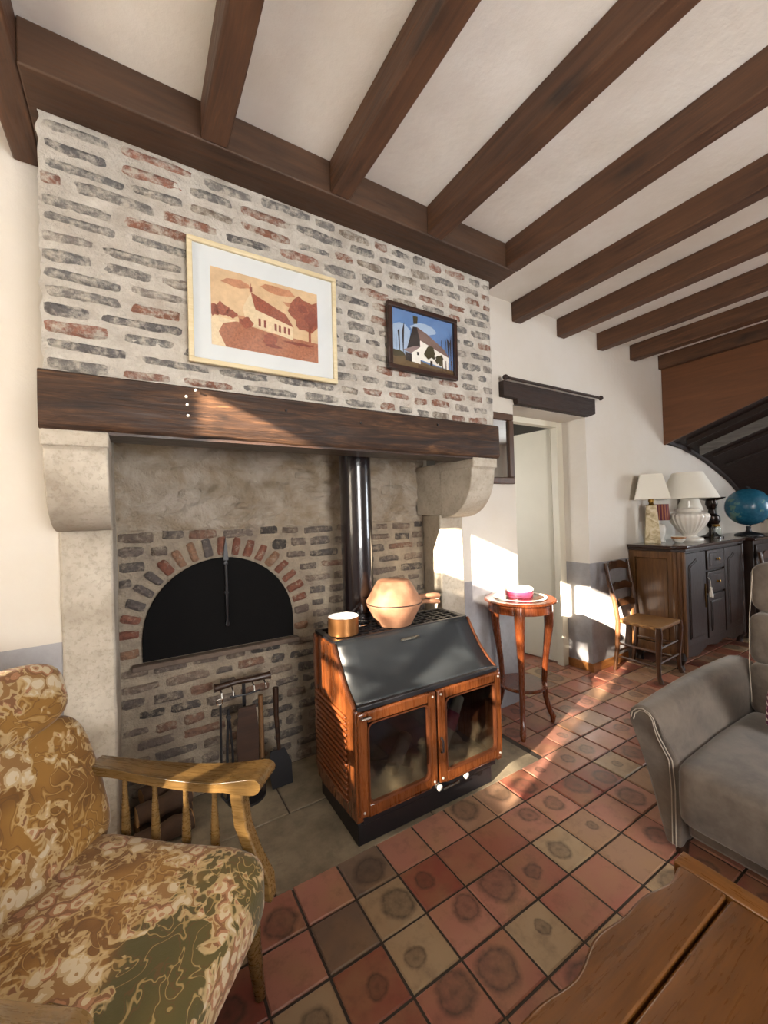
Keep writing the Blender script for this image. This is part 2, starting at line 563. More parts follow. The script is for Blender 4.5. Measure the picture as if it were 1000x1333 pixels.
# ------------------------------------------------------------------ ceiling beams
BW, BZ = 0.095, 2.912
def beam(x0, x1, yend, label):
    y0 = YF
    m = MB()
    n = 14
    rb = random.Random(int(x0 * 977))
    def ring(t):
        y = y0 + (yend - y0) * t
        j = lambda a: rb.uniform(-a, a)
        return [(x0 + j(.003), y, BZ + j(.004)), (x1 + j(.003), y, BZ + j(.004)), (x1, y, ZC), (x0, y, ZC)]
    vs, fs = [], []
    for i in range(n + 1):
        vs += ring(i / n)
    for i in range(n):
        for k in range(4):
            fs.append((i * 4 + k, i * 4 + (k + 1) % 4, i * 4 + 4 + (k + 1) % 4, i * 4 + 4 + k))
    fs += [(3, 2, 1, 0), (n * 4, n * 4 + 1, n * 4 + 2, n * 4 + 3)]
    m.add(vs, fs)
    o = m.o('ceiling_beam', M_BEAM_Y, bevel=.006, smooth=40)
    tag(o, label, 'beam', 'parallel ceiling beams')
HYF = 1.662
beam(-0.385, -0.288, YB - .002, 'brown ceiling beam at the far left, ending on the wall left of the brick chimney')
for x, lab in ((0.250, 'leftmost of the ceiling beams butting into the header above the chimney'),
               (0.787, 'second beam from the left resting on the chimney header, above the large picture'),
               (1.340, 'third beam on the chimney header, above the small house picture'),
               (1.930, 'beam at the right-hand end of the chimney header')):
    beam(x, x + BW, HYF, 'brown wooden ' + lab)
for x, lab in ((2.515, 'first free ceiling beam right of the chimney, ending above the doorway lintel'),
               (3.072, 'second free ceiling beam right of the chimney header'),
               (3.655, 'third free ceiling beam right of the chimney header'),
               (4.222, 'fourth free ceiling beam, next to the staircase board'),):
    beam(x, x + BW, YB - .002, 'brown wooden ' + lab)
hd = MB().box(-0.287, 2.02, HYF, 2.128, 2.908, ZC).o('header_beam', M_BEAM_X, bevel=.006)
tag(hd, 'wide dark brown header beam lying across the top of the brick chimney', 'beam')

# ------------------------------------------------------------------ fireplace
def m_brick(name, stops, lime, smear):
    b = NB(name)
    v = b.pos()
    r = b.rnd()
    c = b.ramp(r, stops, 'CONSTANT')
    n = b.noise(v, 45, 5, 0.7)
    c = b.mix(b.math('MULTIPLY', b.ramp(n, [(0.4, 0.0), (0.7, 1.0)]), 0.5), c, '#4b433f')
    s = b.noise(b.vadd(v, b.rvec(3)), 24, 6, 0.75)
    c = b.mix(b.ramp(s, [(smear, 0.0), (smear + 0.16, 0.9)]), c, lime)
    b.bump(b.math('ADD', b.noise(v, 70, 5, 0.7), b.math('MULTIPLY', s, 1.4)), 0.9, 0.02)
    return b.fin(c, 0.85)
M_BRICK = m_brick('limewashed_brick', [(0, '#9c6a55'), (0.12, '#a87562'), (0.20, '#827f7c'), (0.38, '#8f8a85'), (0.52, '#9c928a'), (0.62, '#74706f'), (0.74, '#958676'), (0.84, '#9d7362'), (0.93, '#8a8580')], '#cdc4b6', 0.44)
M_BRICKD = m_brick('sooty_brick', [(0, '#6b625c'), (0.18, '#7d6f66'), (0.34, '#5a534f'), (0.5, '#8a786a'), (0.62, '#70655e'), (0.74, '#7a6a5e'), (0.86, '#4d4844'), (0.94, '#8d6a58')], '#a89a87', 0.49)
M_BRICKR = m_brick('red_arch_brick', [(0, '#8a5542'), (0.25, '#96604c'), (0.5, '#7d6e66'), (0.68, '#a07a60'), (0.84, '#6a605c')], '#b3a592', 0.53)
def m_mortar(name, c1, c2):
    b = NB(name)
    v = b.pos()
    n = b.noise(v, 8, 6, 0.7)
    c = b.mix(b.ramp(n, [(0.35, 0.0), (0.68, 1.0)]), c1, c2)
    b.bump(b.math('ADD', b.noise(v, 55, 6, 0.75), b.math('MULTIPLY', b.noise(v, 18, 5, .7), 1.6)), 0.9, 0.02)
    return b.fin(c, 0.92)
M_MORTAR = m_mortar('lime_mortar', '#dbd4c9', '#bbb1a4')
M_MORTARD = m_mortar('grey_mortar', '#b0a18c', '#8a7d70')
b = NB('rough_plaster')
v = b.pos()
n = b.noise(v, 5, 6, 0.65, 0.6)
c = b.mix(b.ramp(n, [(0.38, 0.0), (0.62, 1.0)]), '#b9ad9e', '#9c8b75')
c = b.mix(b.math('MULTIPLY', b.ramp(b.noise(b.vmul(v, (1, 1, 1.6)), 2.2, 3), [(0.52, 0.0), (0.66, 1.0)]), 0.6), c, '#86704f')
b.bump(b.math('ADD', b.noise(v, 30, 6, 0.7), b.math('MULTIPLY', n, 2.5)), 0.9, 0.035)
M_ROUGH = b.fin(c, 0.9)
b = NB('limestone')
v = b.pos()
n = b.noise(v, 4, 5, 0.6)
c = b.mix(b.ramp(n, [(0.35, 0.0), (0.7, 1.0)]), '#c3baab', '#9f9382')
pit = b.ramp(b.noise(v, 48, 5, 0.75), [(0.36, 1.0), (0.5, 0.0)])
c = b.mix(b.math('MULTIPLY', pit, 0.3), c, '#7d705c')
b.bump(b.math('SUBTRACT', b.noise(v, 26, 5, 0.7), b.math('MULTIPLY', pit, 0.5)), 0.4, 0.01)
M_STONE = b.fin(c, 0.8)
b = NB('hearth_slab')
v = b.pos()
n = b.noise(v, 3.5, 6, 0.65)
c = b.mix(b.ramp(n, [(0.35, 0.0), (0.68, 1.0)]), '#988a73', '#675b49')
c = b.mix(b.math('MULTIPLY', b.ramp(b.noise(v, 9, 5, 0.7), [(0.5, 0.0), (0.72, 1.0)]), 0.5), c, '#544c40')
b.bump(b.noise(v, 40, 5, 0.7), 0.3, 0.008)
M_HEARTH = b.fin(c, 0.6)

def brick_mesh(name, seed, mat):
    rb = random.Random(seed)
    pts = []
    n = 12
    for k in range(n):
        a = 2 * PI * k / n + .2
        ca, sa = math.cos(a), math.sin(a)
        e = 0.38
        x = math.copysign(abs(ca) ** e, ca) * .5
        z = math.copysign(abs(sa) ** e, sa) * .5
        pts.append((x * rb.uniform(.90, 1.0), z * rb.uniform(.70, 1.0)))
    m = MB()
    vs = [(x, .022, z) for x, z in pts] + [(x, rb.uniform(-.004, .001), z) for x, z in pts] + \
         [(x * .9, rb.uniform(-.012, -.006), z * .78) for x, z in pts] + [(0, rb.uniform(-.013, -.009), 0)]
    fs = [(i, (i + 1) % n, n + (i + 1) % n, n + i) for i in range(n)]
    fs += [(n + i, n + (i + 1) % n, 2 * n + (i + 1) % n, 2 * n + i) for i in range(n)]
    fs += [(2 * n + i, 2 * n + (i + 1) % n, 3 * n) for i in range(n)]
    m.add(vs, fs)
    return m.mesh(name, mat, 50)
def brick(me, parent, x, y, z, L, H, rot=0.0, name='brick'):
    o = bpy.data.objects.new(name, me)
    COL.objects.link(o)
    o.parent = parent
    pl = parent.location
    o.location = (x - pl.x, y - pl.y, z - pl.z)
    o.scale = (L, 1, H)
    o.rotation_euler = (0, rot, 0)
    return o
BR = [brick_mesh('brick', s, M_BRICK) for s in range(10)]
BRD = [brick_mesh('brick', 40 + s, M_BRICKD) for s in range(10)]
BRR = [brick_mesh('brick', 80 + s, M_BRICKR) for s in range(6)]

# --- chimney breast
BY = 1.812
CBX0, CBX1, CBZ0, CBZ1 = -0.262, 1.945, 1.985, 2.907
cb = thing('chimney_breast', 'chimney breast of limewashed grey and red bricks above the mantel beam', 'chimney', (0.84, BY, CBZ0))
m = MB()
def fn(u, v):
    x, z = CBX0 + (CBX1 - CBX0) * u, CBZ0 + (CBZ1 - CBZ0) * v
    d = mnoise.noise(Vector((x * 14, z * 14, 1.7))) * .006 + mnoise.noise(Vector((x * 38, z * 38, 5))) * .005
    ex = 0.0
    if u in (0, 1) or v in (0, 1):
        d = .004
        if u in (0, 1):
            ex = mnoise.noise(Vector((z * 22, u * 9, 3))) * .009
    return (x - .84 + ex, d, z - CBZ0)
m.grid(fn, 170, 74)
m.box(CBX0 - .84 + .006, CBX1 - .84 - .006, .006, .185, 0, CBZ1 - CBZ0)
m.o('mortar_face', M_MORTAR, cb, smooth=60)
rng = random.Random(5)
z = CBZ0 + .03
row = 0
while z < CBZ1 - .02:
    x = CBX0 - rng.uniform(.0, .12)
    while x < CBX1:
        t = (x - CBX0) / (CBX1 - CBX0)
        L = rng.uniform(.16, .31) if t < .45 else rng.uniform(.08, .20)
        a0, a1 = max(x, CBX0 + .004), min(x + L, CBX1 - .004)
        if a1 - a0 > .05:
            brick(rng.choice(BR), cb, (a0 + a1) / 2, BY + .0035 + rng.uniform(-.002, .002), z + rng.uniform(-.006, .006) + .012 * mnoise.noise(Vector((x * 2.2, z * 3, 4))), a1 - a0, rng.uniform(.036, .054), rng.uniform(-.035, .035))
        x += L + rng.uniform(.015, .032)
    z += .0655
    row += 1

# --- mantel beam
b = NB('mantel_wood')
v = b.obj()
vs_ = b.mapr(v, scale=(1.2, 10, 10))
n1 = b.noise(vs_, 2.2, 6, 0.65, 1.4)
n2 = b.noise(b.mapr(v, scale=(3, 40, 40)), 2.0, 4, 0.6, 0.5)
c = b.ramp(n1, [(0.30, '#1d130d'), (0.45, '#3a2618'), (0.60, '#573b26'), (0.74, '#755437')])
c = b.mix(b.math('MULTIPLY', b.ramp(n2, [(0.45, 1.0), (0.6, 0.0)]), 0.5), c, '#1f1510')
k = b.voro(b.mapr(v, scale=(3, 9, 9)), 1.0)
c = b.mix(b.ramp(k, [(0.05, 0.9), (0.16, 0.0)]), c, '#120c09')
b.bump(b.math('ADD', n2, n1), 0.35, 0.008)
M_MANTEL = b.fin(c, b.ramp(n2, [(0.3, 0.40), (0.7, 0.7)]), Specular_IOR_Level=0.3)
MZ0, MZ1, MY0 = 1.782, 1.990, 1.775
mt = thing('mantel_beam', 'thick dark old oak mantel beam over the fireplace opening', 'mantel', (0.84, MY0, MZ0))
m = MB()
vs, fs = [], []
NS = 60
rb = random.Random(3)
for i in range(NS + 1):
    x = -1.112 + (2.224) * i / NS
    w1 = mnoise.noise(Vector((x * 4, 0, 2))) * .006
    w2 = mnoise.noise(Vector((x * 7, 4, 2))) * .007
    w3 = mnoise.noise(Vector((x * 5, 9, 1))) * .005
    ring = [(x, .0 + w1, .016 + w2), (x, .012, .0 + w2), (x, .2, 0), (x, .2, .206), (x, .02, .207 + w3 * .3), (x, .004 + w1, .197 + w3), (x, w3 * .8, .11)]
    vs += ring
for i in range(NS):
    for k in range(7):
        fs.append((i * 7 + k, i * 7 + (k + 1) % 7, (i + 1) * 7 + (k + 1) % 7, (i + 1) * 7 + k))
fs += [tuple(range(7))[::-1], tuple(NS * 7 + k for k in range(7))]
m.add(vs, fs).o('beam', M_MANTEL, mt, smooth=45)
for x, z in ((-.655, .16), (-.652, .128), (-.65, .085), (-.62, .19), (-.25, .15), (.13, .13), (.62, .165)):
    MB().lathe([(.0001, 0), (.006, 0), (.005, .006), (.0001, .008)], n=8).o('nail_head', M_WHITE if x < -.6 else M_BLACK, mt, loc=(x, -.002, z)).rotation_euler = (PI / 2, 0, 0)
tag(MB().box(-1.10, 1.10, .012, .18, -.010, .001).o('under_board', M_DARK, mt), 'dark thin board under the beam', None)

# --- jambs: pillar + corbel each
def corbel_poly():
    pts = [(2.10, 1.78), (1.79, 1.78), (1.79, 1.722)]
    pts += [(1.80, 1.716)]
    for k in range(0, 13):
        a = k / 12 * PI / 2
        pts.append((2.10 - .298 * math.cos(a) ** .82, 1.705 - .285 * math.sin(a)))
    return pts
def jamb(name_lab, poly, cx0, cx1):
    cx = (cx0 + cx1) / 2
    t = thing('fireplace_jamb', name_lab, 'pillar', (cx, 2.2, 0), group='stone jambs of the fireplace')
    m = MB()
    # pillar shaft in courses with slightly wavy faces
    n = 18
    vs, fs = [], []
    for i in range(n + 1):
        z = 1.44 * i / n
        for (x, y) in poly:
            j = mnoise.noise(Vector((x * 9, y * 9, z * 6))) * .005
            vs.append((x - cx + j, y - 2.2 + j * .6, z))
    k4 = len(poly)
    for i in range(n):
        for k in range(k4):
            fs.append((i * k4 + k, i * k4 + (k + 1) % k4, (i + 1) * k4 + (k + 1) % k4, (i + 1) * k4 + k))
    fs += [tuple(range(k4))[::-1], tuple(n * k4 + k for k in range(k4))]
    m.add(vs, fs).o('shaft', M_STONE, t, bevel=.01, smooth=50)
    m = MB()
    pp = corbel_poly()
    m.prism([(y - 2.2, z) for y, z in pp if True] + [], cx0 - cx, cx1 - cx, 'x')
    m.o('corbel', M_STONE, t, bevel=.008, seg=3, smooth=50)
    MB().box(cx0 - cx - .004, cx1 - cx + .004, 1.782 - 2.2, -.1, 1.724, 1.781).o('cap_slab', M_STONE, t, bevel=.006)
    MB().box(cx0 - cx, cx1 - cx, -.101, .17, 1.44, 1.781).o('upper_block', M_STONE, t, bevel=.006)
jamb('left carved limestone fireplace jamb with rounded corbel, behind the armchair', [(-.262, 2.10), (-.082, 2.10), (-.075, 2.372), (-.262, 2.372)], -.266, -.078)
jamb('right limestone fireplace jamb with rounded corbel, beside the wall mirror', [(1.722, 2.10), (1.925, 2.10), (1.925, 2.372), (1.785, 2.372)], 1.735, 1.930)

# --- back wall of the fireplace
KY = 2.372
fb = thing('fireplace_back_wall', 'sooty brick back wall of the fireplace with rough plaster on top', 'wall', (0.84, KY, 0))
OX, OZ0, OZS, OR = 0.405, 0.755, 0.86, 0.385    # oven mouth: centre, sill, springing, radius
ZP = 1.40
m = MB()
def fn(u, v):
    x, z = -.08 + 1.87 * u, 1.05 * v * 0 + ZP * v
    d = mnoise.noise(Vector((x * 13, z * 13, 8))) * .006 + mnoise.noise(Vector((x * 40, z * 40, 2))) * .003
    return (x - .84, d, z)
m.grid(fn, 130, 100)
m.o('mortar_face', M_MORTARD, fb, smooth=60)
m = MB()
def fn(u, v):
    x, z = -.08 + 1.87 * u, ZP + .98 * v
    p = Vector((x * 5.5, z * 8, 3))
    d = mnoise.noise(p) * .03 + mnoise.noise(p * 2.3) * .02 + mnoise.noise(p * 6) * .009 - .004
    if v == 0:
        d = 0
    return (x - .84, d, z)
m.grid(fn, 150, 90)
m.o('rough_plaster_face', M_ROUGH, fb, smooth=60)
MB().box(-.92, .945, .05, .115, 0, 2.4).o('core', M_MORTARD, fb)
rng = random.Random(9)
def in_oven(x, z, g):
    if z < OZ0 - .04 or z > 1.45:
        return False
    if z < OZS:
        return abs(x - OX) < OR + g
    return math.hypot(x - OX, z - OZS) < OR + g
z = .035
while z < ZP + .02:
    x = -.08 - rng.uniform(0, .1)
    while x < 1.785:
        L = rng.uniform(.13, .23)
        if rng.random() < .3:
            L = rng.uniform(.08, .12)
        a0, a1 = max(x, -.075), min(x + L, 1.78)
        cxm = (a0 + a1) / 2
        g = .125
        # trim the courses against the arch ring
        if any(in_oven(q, z, g) for q in (a0, cxm, a1)):
            while a0 < a1 and in_oven(a0, z, g):
                a0 += .01
            while a1 > a0 and in_oven(a1, z, g):
                a1 -= .01
            if any(in_oven(a0 + (a1 - a0) * q / 4, z, g) for q in range(5)):
                a1 = a0
        if a1 - a0 > .05:
            brick(rng.choice(BRD), fb, (a0 + a1) / 2, KY + rng.uniform(-.002, .003), z + rng.uniform(-.007, .007), a1 - a0, rng.uniform(.042, .064), rng.uniform(-.04, .04))
        x += L + rng.uniform(.015, .03)
    z += .0745
# stones in the rough plaster
for k in range(16):
    x, z = rng.uniform(.0, 1.7), rng.uniform(1.46, 1.80)
    o = brick(rng.choice(BRD), fb, x, KY - .002, z, rng.uniform(.10, .26), rng.uniform(.05, .1), rng.uniform(-.06, .06), 'stone')
    o.data = o.data.copy()
    o.data.materials[0] = M_ROUGH
# arch ring of bricks set on edge
NV = 19
for k in range(NV):
    a = PI * (k + .5) / NV
    rr = OR + .062
    x, z = OX + rr * math.cos(a), OZS + rr * math.sin(a)
    brick(rng.choice(BRR), fb, x, KY - .006, z, rng.uniform(.088, .112), rng.uniform(.042, .056), -a + rng.uniform(-.05, .05), 'arch_brick')
for s in (-1, 1):
    brick(rng.choice(BRR), fb, OX + s * (OR + .055), KY - .005, .80, .09, .05, 0, 'arch_brick')

# --- bread oven door
od = thing('bread_oven_door', 'black sheet iron half-round bread oven door in the brick wall', 'oven door', (OX, KY - .012, OZ0))
poly = [(-OR, 0), (OR, 0)] + [(OR * math.cos(PI * k / 24), OZS - OZ0 + OR * math.sin(PI * k / 24)) for k in range(25)]
MB().prism(poly, -.012, .006, 'y').o('panel', M_SOOT, od, bevel=.003)
MB().tube([(.012, -.028, .12), (.012, -.03, .33), (.012, -.022, .50)], .007, 8).o('latch_bar', M_BLACK, od)
MB().prism([(.0, .475), (.026, .475), (.02, .55), (.014, .60), (.006, .55)], -.03, -.02, 'y').o('latch_spike', M_BLACK, od)
for z in (.13, .30, .46):
    MB().lathe([(.0001, -.01), (.011, -.01), (.011, .006), (.0001, .008)], n=10).o('rivet', M_BLACK, od, loc=(.012, -.024, z)).rotation_euler = (PI / 2, 0, 0)
tag(MB().box(-.026, .815, KY - .055, KY - .004, .722, .748).o('oven_ledge', plain('old_stone_ledge', '#6a5a4e', .8, var=.3, bump=.4), bevel=.004), 'narrow stone ledge under the black oven door', 'ledge')

# --- hearth slabs
ht = thing('hearth', 'grey stone hearth slabs in front of the brick back wall', 'hearth', (0.84, 1.97, 0))
ex = [(-.262, .43), (.434, 1.2), (1.204, 1.985)]
for x0, x1 in ex:
    MB().box(x0 - .84, x1 - .84 - .004, HY0 - 1.97, 1.972 - 1.97, -.05, .0).o('slab', M_HEARTH, ht, bevel=.003)
for x0, x1 in ((-.262, .62), (.624, 1.927)):
    MB().box(x0 - .84, x1 - .84 - .004, 1.978 - 1.97, 2.371 - 1.97, -.05, .0).o('slab', M_HEARTH, ht, bevel=.004)

# ------------------------------------------------------------------ doorway
FRY = 2.36
dr = thing('door_1', 'cream painted flat door standing open into the dark next room', 'door', (3.40, 2.43, 0), 0)
dr['kind'] = 'structure'
lf = MB().box(-.012, .03, .005, .78, .012, 2.225).o('door_leaf', M_CREAM, dr, bevel=.003)
lf.rotation_euler = (0, 0, math.radians(7))
MB().box(-.018, -.012, .70, .75, .93, 1.10).o('latch_plate', M_BRASS, lf)
MB().tube([(-.02, .725, 1.03), (-.05, .725, 1.03), (-.055, .64, 1.03)], .008, 8).o('door_handle', M_BLACK, lf)
for z in (.25, 1.95):
    MB().tube([(-.014, .004, z), (-.014, .004, z + .09)], .007, 8).o('hinge', M_BRASS, lf)
m = MB()
m.box(3.355, 3.44, FRY, FRY + .07, 0, 2.265)
m.box(2.50, 2.545, FRY, FRY + .07, 0, 2.265)
m.box(2.545, 3.355, FRY, FRY + .07, 2.215, 2.265)
fo = m.o('trim_1', M_CREAM, bevel=.004)
struct(fo, 'cream painted wooden frame around the doorway', 'door frame')
# next room behind the doorway
w = MB()
w.box(1.6, 1.7, YB + WT + .12, 5.0, 0, 2.7)
w.box(4.6, 4.7, YB + WT, 5.0, 0, 2.7)
w.box(1.6, 4.7, 5.0, 5.1, 0, 2.7)
w.box(1.6, 4.7, YB + WT + .12, 5.1, 2.7, 2.8)
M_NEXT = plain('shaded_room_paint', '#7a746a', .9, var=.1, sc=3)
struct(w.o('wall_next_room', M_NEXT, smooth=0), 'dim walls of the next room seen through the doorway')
fn_ = struct(MB().box(1.6, 4.7, YB + .4, 5.0, -.12, -.004).o('floor_next_room', M_TFAR, smooth=0), 'tiled floor of the next room beyond the doorway', 'floor')
# dark piece of furniture in the gap of the door
kc = thing('dark_cupboard', 'dark cupboard glimpsed in the gap beside the open door', 'cupboard', (2.95, 4.2, 0))
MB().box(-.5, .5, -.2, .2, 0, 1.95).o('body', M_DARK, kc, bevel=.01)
for s in (-1, 1):
    MB().box(min(s * .02, s * .46), max(s * .02, s * .46), -.225, -.2, .08, 1.85).o('cupboard_door', M_DARK, kc, bevel=.008)
MB().box(-.54, .54, -.24, .2, 1.95, 2.0).o('cornice', M_DARK, kc, bevel=.008)

# lintel board with curtain rod
lt = thing('door_lintel', 'dark wooden lintel board with a curtain rod above the doorway', 'lintel', (2.95, YB - .02, 2.27))
m = MB()
m.prism([(-.44, 0), (.50, -.002), (.575, .025), (.575, .155), (-.60, .155), (-.60, .04), (-.45, .035)], -.028, .019, 'y')
m.o('board', M_TRIM, lt, bevel=.004)
m = MB().box(-.45, .49, .019, .25, -.004, .0)
m.o('soffit_board', M_TRIM, lt)
MB().tube([(-.57, -.05, .168), (.60, -.05, .168)], .011, 10).o('rod', M_TRIM, lt)
for s, x in ((-1, -.60), (1, .625)):
    MB().lathe([(.0001, -.022), (.014, -.018), (.021, -.002), (.018, .012), (.0001, .02)], n=14).o('finial', M_TRIM, lt, loc=(x, -.05, .168)).rotation_euler = (0, PI / 2, 0)

# mirror half hidden behind the chimney corner
mr = thing('wall_mirror', 'wooden framed wall mirror peeking out between chimney and doorway', 'mirror', (2.24, YB - .003, 1.92))
M_MFR = wood('mirror_frame_wood', '#5a3a22', '#38220f', 'z', 1.6, .45, .1, .1)
fw, W, H = .05, .225, .265
for nm, bx in (('frame_rail', (-W, W, H - fw, H)), ('frame_rail', (-W, W, -H, -H + fw)), ('frame_stile', (-W, -W + fw, -H + fw, H - fw)), ('frame_stile', (W - fw, W, -H + fw, H - fw))):
    MB().box(bx[0], bx[1], -.03, 0, bx[2], bx[3]).o(nm, M_MFR, mr, bevel=.006)
b = NB('mirror_glass')
M_MIR = b.fin('#c8c8c8', .03, 1.0)
MB().box(-W + fw, W - fw, -.012, -.006, -H + fw, H - fw).o('mirror_glass', M_MIR, mr, smooth=0)

# ------------------------------------------------------------------ staircase (upper right)
sc_ = thing('staircase', 'brown boarded winding staircase rising above the sideboard', 'staircase', (4.85, 1.6, 2.1))
M_STAIR = wood('stair_board', '#744a2d', '#56351f', 'y', .7, .5, .1, .08)
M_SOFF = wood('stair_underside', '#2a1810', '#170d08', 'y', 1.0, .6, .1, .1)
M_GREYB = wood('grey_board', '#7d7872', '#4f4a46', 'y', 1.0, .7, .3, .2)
def lo(p):
    return (p[0] - 4.85, p[1] - 1.6, p[2] - 2.1)
m = MB()
pz = lambda y: 2.122 + (2.10 - y) * .364
pol = [(2.128, 2.93), (2.128, 2.112)] + [(y, pz(y)) for y in (1.9, 1.6, 1.3, 1.0, .6, .2, -.1)] + [(-.12, 2.93)]
m.prism([(y - 1.6, z - 2.1) for y, z in pol], 0, .035, 'x').o('string_panel', M_STAIR, sc_, bevel=.003)
MB().box(-.06, .035, -1.9, .528, .815, .96).o('top_board', M_BEAM_Y, sc_, bevel=.004)
cur = [(4.90, 2.14), (5.2, 2.115), (5.5, 2.06), (5.8, 1.99), (6.1, 1.90), (6.45, 1.78), (6.8, 1.62), (7.2, 1.42), (7.58, 1.2)]
m = MB()
vs = []
for (x, z) in cur:
    vs += [lo((x, 2.128, z)), lo((x, .9, z + .45)), lo((x, .9, z + .49)), lo((x, 2.128, z + .04))]
fs = []
for i in range(len(cur) - 1):
    for k in range(4):
        fs.append((i * 4 + k, i * 4 + (k + 1) % 4, i * 4 + 4 + (k + 1) % 4, i * 4 + 4 + k))
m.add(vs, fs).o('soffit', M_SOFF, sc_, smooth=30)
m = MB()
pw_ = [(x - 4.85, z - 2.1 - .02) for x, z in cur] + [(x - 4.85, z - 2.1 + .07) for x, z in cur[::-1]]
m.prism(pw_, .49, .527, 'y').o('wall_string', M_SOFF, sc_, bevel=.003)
for i, x in enumerate((5.12, 5.42, 5.75, 6.1, 6.5, 6.9, 7.3)):
    z = 2.125 - (x - 5.0) ** 1.6 * .165
    m = MB()
    def rp(y, dz):
        return lo((x, y, z + (2.1 - y) * .364 + dz))
    mm = M_GREYB if i == 1 else M_SOFF
    a = [lo((x + dx, y, z + (2.128 - y) * .364 + dz)) for y in (2.02, .95) for dx, dz in ((0, -.11 if i == 1 else -.05), (.03, -.11 if i == 1 else -.05), (.03, .07), (0, .07))]
    m.add(a, [(0, 1, 2, 3), (7, 6, 5, 4), (0, 4, 5, 1), (1, 5, 6, 2), (2, 6, 7, 3), (3, 7, 4, 0)])
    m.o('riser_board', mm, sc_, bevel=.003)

# ------------------------------------------------------------------ sideboard
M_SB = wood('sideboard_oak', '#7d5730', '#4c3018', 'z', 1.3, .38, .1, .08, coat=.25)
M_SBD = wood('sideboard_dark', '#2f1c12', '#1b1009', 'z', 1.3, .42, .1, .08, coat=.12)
M_SBT = wood('sideboard_top', '#3a2115', '#22120b', 'x', 1.2, .22, .05, .05, coat=.4)
SX0, SX1, SY0, SY1, SH = 4.07, 5.50, 1.68, 2.122, 1.10
sb = thing('sideboard', 'dark carved oak sideboard carrying the table lamps', 'sideboard', ((SX0 + SX1) / 2, (SY0 + SY1) / 2, 0))
hw, hd_ = (SX1 - SX0) / 2, (SY1 - SY0) / 2
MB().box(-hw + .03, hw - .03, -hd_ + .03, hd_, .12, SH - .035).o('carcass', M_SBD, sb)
# moulded top with canted corners
def canted(x, y, c):
    return [(-x + c, -y), (x - c, -y), (x, -y + c), (x, y), (-x, y), (-x, -y + c)]
m = MB().prism(canted(hw + .035, hd_ + .03, .09), SH - .03, SH, 'z')
m.v = [Vector((p.x, min(p.y, hd_), p.z)) for p in m.v]
m.o('top', M_SBT, sb, bevel=.008, seg=3)
m = MB().prism(canted(hw + .015, hd_ + .01, .08), SH - .055, SH - .03, 'z')
m.v = [Vector((p.x, min(p.y, hd_), p.z)) for p in m.v]
m.o('top_moulding', M_SBD, sb, bevel=.006)
# left end panel: frame and raised field
m = MB()
m.box(-hw, -hw + .03, -hd_ + .06, -hd_ + .11, .1, SH - .055)
m.box(-hw, -hw + .03, hd_ - .05, hd_, .1, SH - .055)
m.box(-hw, -hw + .03, -hd_ + .11, hd_ - .05, SH - .12, SH - .055)
m.box(-hw, -hw + .03, -hd_ + .11, hd_ - .05, .1, .2)
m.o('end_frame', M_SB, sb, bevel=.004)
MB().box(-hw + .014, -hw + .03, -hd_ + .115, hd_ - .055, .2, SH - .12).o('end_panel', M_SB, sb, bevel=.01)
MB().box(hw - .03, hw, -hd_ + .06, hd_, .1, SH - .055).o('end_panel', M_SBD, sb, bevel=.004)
# fluted canted corner posts
for s in (-1, 1):
    m = MB()
    c = (s * (hw - .035), -hd_ + .035)
    for k in (-1, 0, 1):
        px, py = c[0] + k * .024, c[1] - s * k * .024 * -1 * 1.0 * (1)
        py = c[1] + (k * .024 if s > 0 else -k * .024)
        m.tube([(px - s * -.0, py, .12), (px, py, SH - .06)], .02, 8)
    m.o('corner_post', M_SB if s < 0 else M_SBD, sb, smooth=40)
# scalloped skirt and feet
m = MB()
pts = [(-hw + .05, .20), (-hw + .05, .10)]
for k in range(17):
    t = k / 16
    pts.append((-hw + .12 + (2 * hw - .24) * t, .075 + .05 * math.sin(t * PI) + .018 * math.cos(t * PI * 6)))
pts += [(hw - .05, .10), (hw - .05, .20)]
m.prism(pts, -hd_ + .012, -hd_ + .035, 'y').o('skirt', M_SBD, sb, bevel=.003)
m = MB()
pts = [(-hd_ + .05, .20), (-hd_ + .05, .09), (-.1, .13), (.1, .13), (hd_ - .01, .09), (hd_ - .01, .20)]
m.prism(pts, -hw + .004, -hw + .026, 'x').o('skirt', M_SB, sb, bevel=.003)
for sx in (-1, 1):
    for sy in (-1, 1):
        x, y = sx * (hw - .05), sy * (hd_ - .05)
        MB().tube([(x, y, .14), (x + sx * .012, y + (sy * .012 if sy < 0 else 0), .09), (x, y, .04), (x + sx * .004, y, 0)], [.045, .04, .024, .034], 10).o('foot', M_SBD, sb)
# front: two doors, middle stack of drawers over a small door
def panel_door(x0, x1, z0, z1, arched, nm='cabinet_door'):
    d = MB().box(x0, x1, -hd_ + .004, -hd_ + .03, z0, z1).o(nm, M_SBD, sb, bevel=.004)
    e = .055
    a0, a1, q0, q1 = x0 + e, x1 - e, z0 + e, z1 - e
    pts = [(a0, q0), (a1, q0)]
    if arched:
        for k in range(13):
            t = k / 12
            pts.append((a1 + (a0 - a1) * t, q1 - .07 + .07 * math.sin(t * PI) ** .6 - .02 * math.sin(t * 2 * PI) ** 2))
    else:
        pts += [(a1, q1), (a0, q1)]
    MB().prism(pts, -hd_ - .004, -hd_ + .006, 'y').o('raised_panel', M_SBD, d, bevel=.008)
    MB().prism([(p[0] * 1.0 + (.012 if p[0] < (a0 + a1) / 2 else -.012), p[1] + (.012 if p[1] < (q0 + q1) / 2 else -.012)) for p in pts], -hd_ - .009, -hd_ - .002, 'y').o('field', M_SBD, d, bevel=.006)
    return d
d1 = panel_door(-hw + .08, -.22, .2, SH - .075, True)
d2 = panel_door(.22, hw - .08, .2, SH - .075, True)
